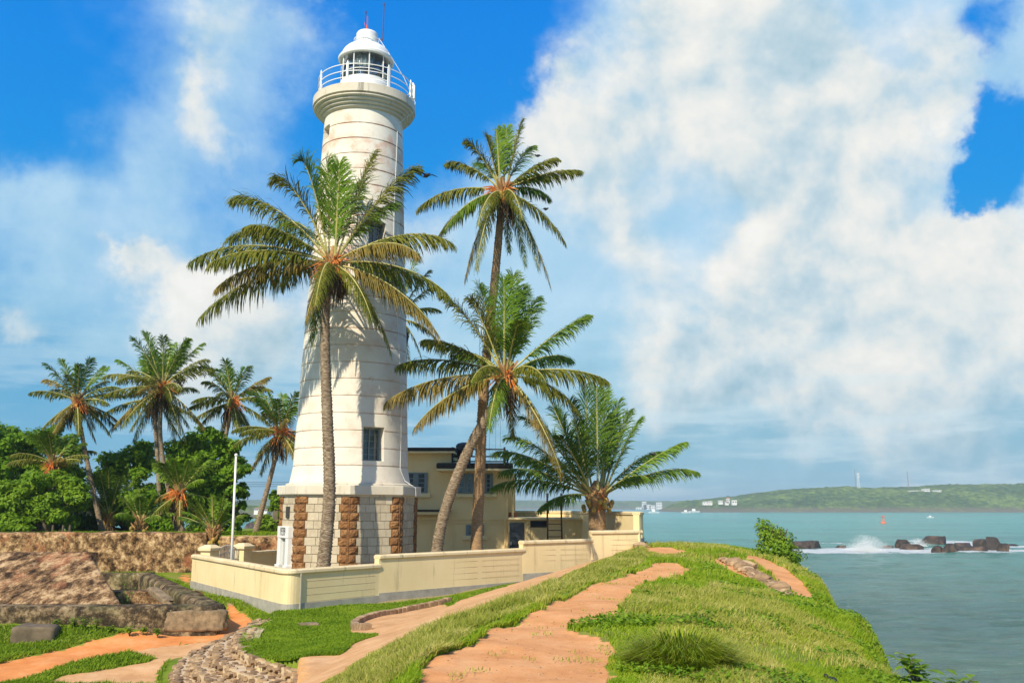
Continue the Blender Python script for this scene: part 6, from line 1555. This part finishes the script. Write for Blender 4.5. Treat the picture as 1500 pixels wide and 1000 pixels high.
CUM = [(200,120,.03,.35),(250,300,.03,.4),(60,330,.04,.5),(160,390,.05,.5),(40,420,.05,.4),(1350,640,.05,.25),(1480,690,.04,.4),(1150,600,.05,.25),(1300,600,.06,-.3),(1415,262,.035,-1.3),(1500,222,.04,-1.3),(1300,300,.05,-.9),(1050,270,.05,-.9),(1010,400,.06,-.8),(1240,210,.04,-.7),(1290,60,.04,-.4),(1040,60,.07,.85),(1130,50,.07,.7),(1000,35,.04,.6),(1110,160,.10,.75),(980,210,.10,.6),(840,175,.07,.75),(780,165,.035,.7),(1230,110,.10,.6),(1160,300,.11,.9),(1190,420,.12,.95),(1120,490,.11,.9),(1010,500,.09,.75),(1250,520,.08,.5),(1150,560,.07,.4),
       (1400,350,.10,.9),(1330,400,.07,.7),(1490,330,.08,.8),(1480,470,.09,.8),(1390,80,.09,.6),(1310,180,.08,.5),(1360,250,.04,.4),(880,330,.08,.5),(760,240,.05,.4),(1440,600,.10,.45),(950,400,.08,.4),
       (420,470,.085,.8),(340,440,.07,.8),(280,410,.045,.7),(300,560,.07,.7),(205,345,.032,1.4),(22,520,.045,1.4),(15,228,.030,1.7),(40,285,.02,1.2),(130,270,.03,.4),(345,110,.06,.75),(430,30,.05,.7),(350,225,.035,.9),(290,90,.035,.7),(300,160,.035,.8),(500,20,.03,.5),(640,420,.07,.5),(600,600,.08,.4),(540,440,.06,.4),(1250,650,.08,.3),(960,580,.06,.35),(110,560,.05,.3)]
away = g.smooth(sp_.outputs[1], .5, .0)
n1 = g.noise(vn, 5.2, 8, .56, .1); n1b = g.noise(g.mapping(vn, (1, 1, 2.2)), 2.2, 6, .6)
ds = g.math('SUBTRACT', n1, .5); db = g.math('SUBTRACT', n1b, .5); aw = g.math('MULTIPLY', away, g.math('ADD', g.math('MULTIPLY', db, 4), .5))
dv = g.math('ADD', blobs(VEIL), g.math('ADD', g.math('MULTIPLY', ds, 1.0), g.math('MULTIPLY', db, 1.5))); dv = g.math('ADD', dv, aw)
dc = g.math('ADD', blobs(CUM), g.math('ADD', g.math('MULTIPLY', ds, 2.6), g.math('MULTIPLY', db, 1.6))); dc = g.math('ADD', dc, aw)
off = g.vmath('ADD', vn, tuple(Vector((-.6, -.2, .75)).normalized() * .028)).outputs[0]
n2 = g.noise(off, 5.2, 5, .56, .1); rel = g.math('SUBTRACT', n1, n2)
lowd = g.smooth(up, .02, .26)
vc = g.ramp(g.math('ADD', g.math('MULTIPLY', lowd, .7), g.math('MULTIPLY', rel, 1.6)), [(.0, (.28, .50, .62)), (.5, (.42, .65, .78)), (1.0, (.62, .79, .90))])
cs = g.math('ADD', .66, g.math('MULTIPLY', rel, 4.0)); cs = g.math('ADD', cs, g.math('MULTIPLY', g.math('SUBTRACT', lowd, 1.0), .35)); cs = g.math('SUBTRACT', cs, g.math('MULTIPLY', g.smooth(dc, 1.2, 2.4), .12))
cc_ = g.ramp(cs, [(.0, (.38, .58, .70)), (.35, (.60, .74, .81)), (.6, (.82, .86, .85)), (.85, (.95, .94, .89)), (1.0, (1.0, .99, .94))])
fin = g.mix(g.math('MULTIPLY', g.smooth(dv, .15, 1.15), .80), skc, g.mix(1.0, vc, (9.0, 9.0, 9.0), 'MULTIPLY'))
fin = g.mix(g.math('MULTIPLY', g.smooth(dc, .50, 1.42), .95), fin, g.mix(1.0, cc_, (7.9, 7.9, 7.9), 'MULTIPLY'))
stn = g.noise(g.mapping(vn, (2.0, 2.0, 14.0)), 2.6, 6, .6); stf = g.math('MULTIPLY', g.math('MULTIPLY', g.smooth(stn, .44, .66), g.math('SUBTRACT', 1.0, g.smooth(up, .05, .24))), .6)
fin = g.mix(stf, fin, (5.6, 6.9, 7.5))
dn = g.smooth(up, -.02, -.35); fin = g.mix(dn, fin, (.8, 1.3, 1.4))
bg = g.n('ShaderNodeBackground'); bg.inputs[1].default_value = .1; nt.links.new(fin, bg.inputs[0])
wo = g.n('ShaderNodeOutputWorld'); nt.links.new(bg.outputs[0], wo.inputs[0])
try: w.cycles.sampling_method = 'MANUAL'; w.cycles.sample_map_resolution = 512
except Exception: pass
# haze
if HAZE:
    hb_ = MB().box(-7500, 7500, -200, 3800, SEA - 4, 48).build('haze', None or (lambda: None)() or newmat('haze_air')[0]); tag(hb_, kind='stuff')
    mm = hb_.data.materials[0]; nt = mm.node_tree; g = N(nt); pv_ = g.n('ShaderNodeVolumePrincipled'); pv_.inputs['Density'].default_value = HAZE; pv_.inputs['Color'].default_value = (.80, .93, 1.0, 1); pv_.inputs['Anisotropy'].default_value = .1
    oo = g.n('ShaderNodeOutputMaterial'); nt.links.new(pv_.outputs[0], oo.inputs['Volume'])
cam = bpy.data.cameras.new('camera'); co = bpy.data.objects.new('camera', cam); COL.objects.link(co); sc.camera = co
cam.sensor_width = 36; cam.lens = 36 * F / 1500; cam.clip_start = .1; cam.clip_end = 30000
co.location = (0, 0, 0); co.rotation_euler = (PI / 2 + TH, 0, 0)
sc.view_settings.view_transform = 'Standard'; sc.view_settings.look = 'None'; sc.view_settings.gamma = 1; sc.view_settings.exposure = EXPO
sc.render.resolution_x = 1024; sc.render.resolution_y = 682
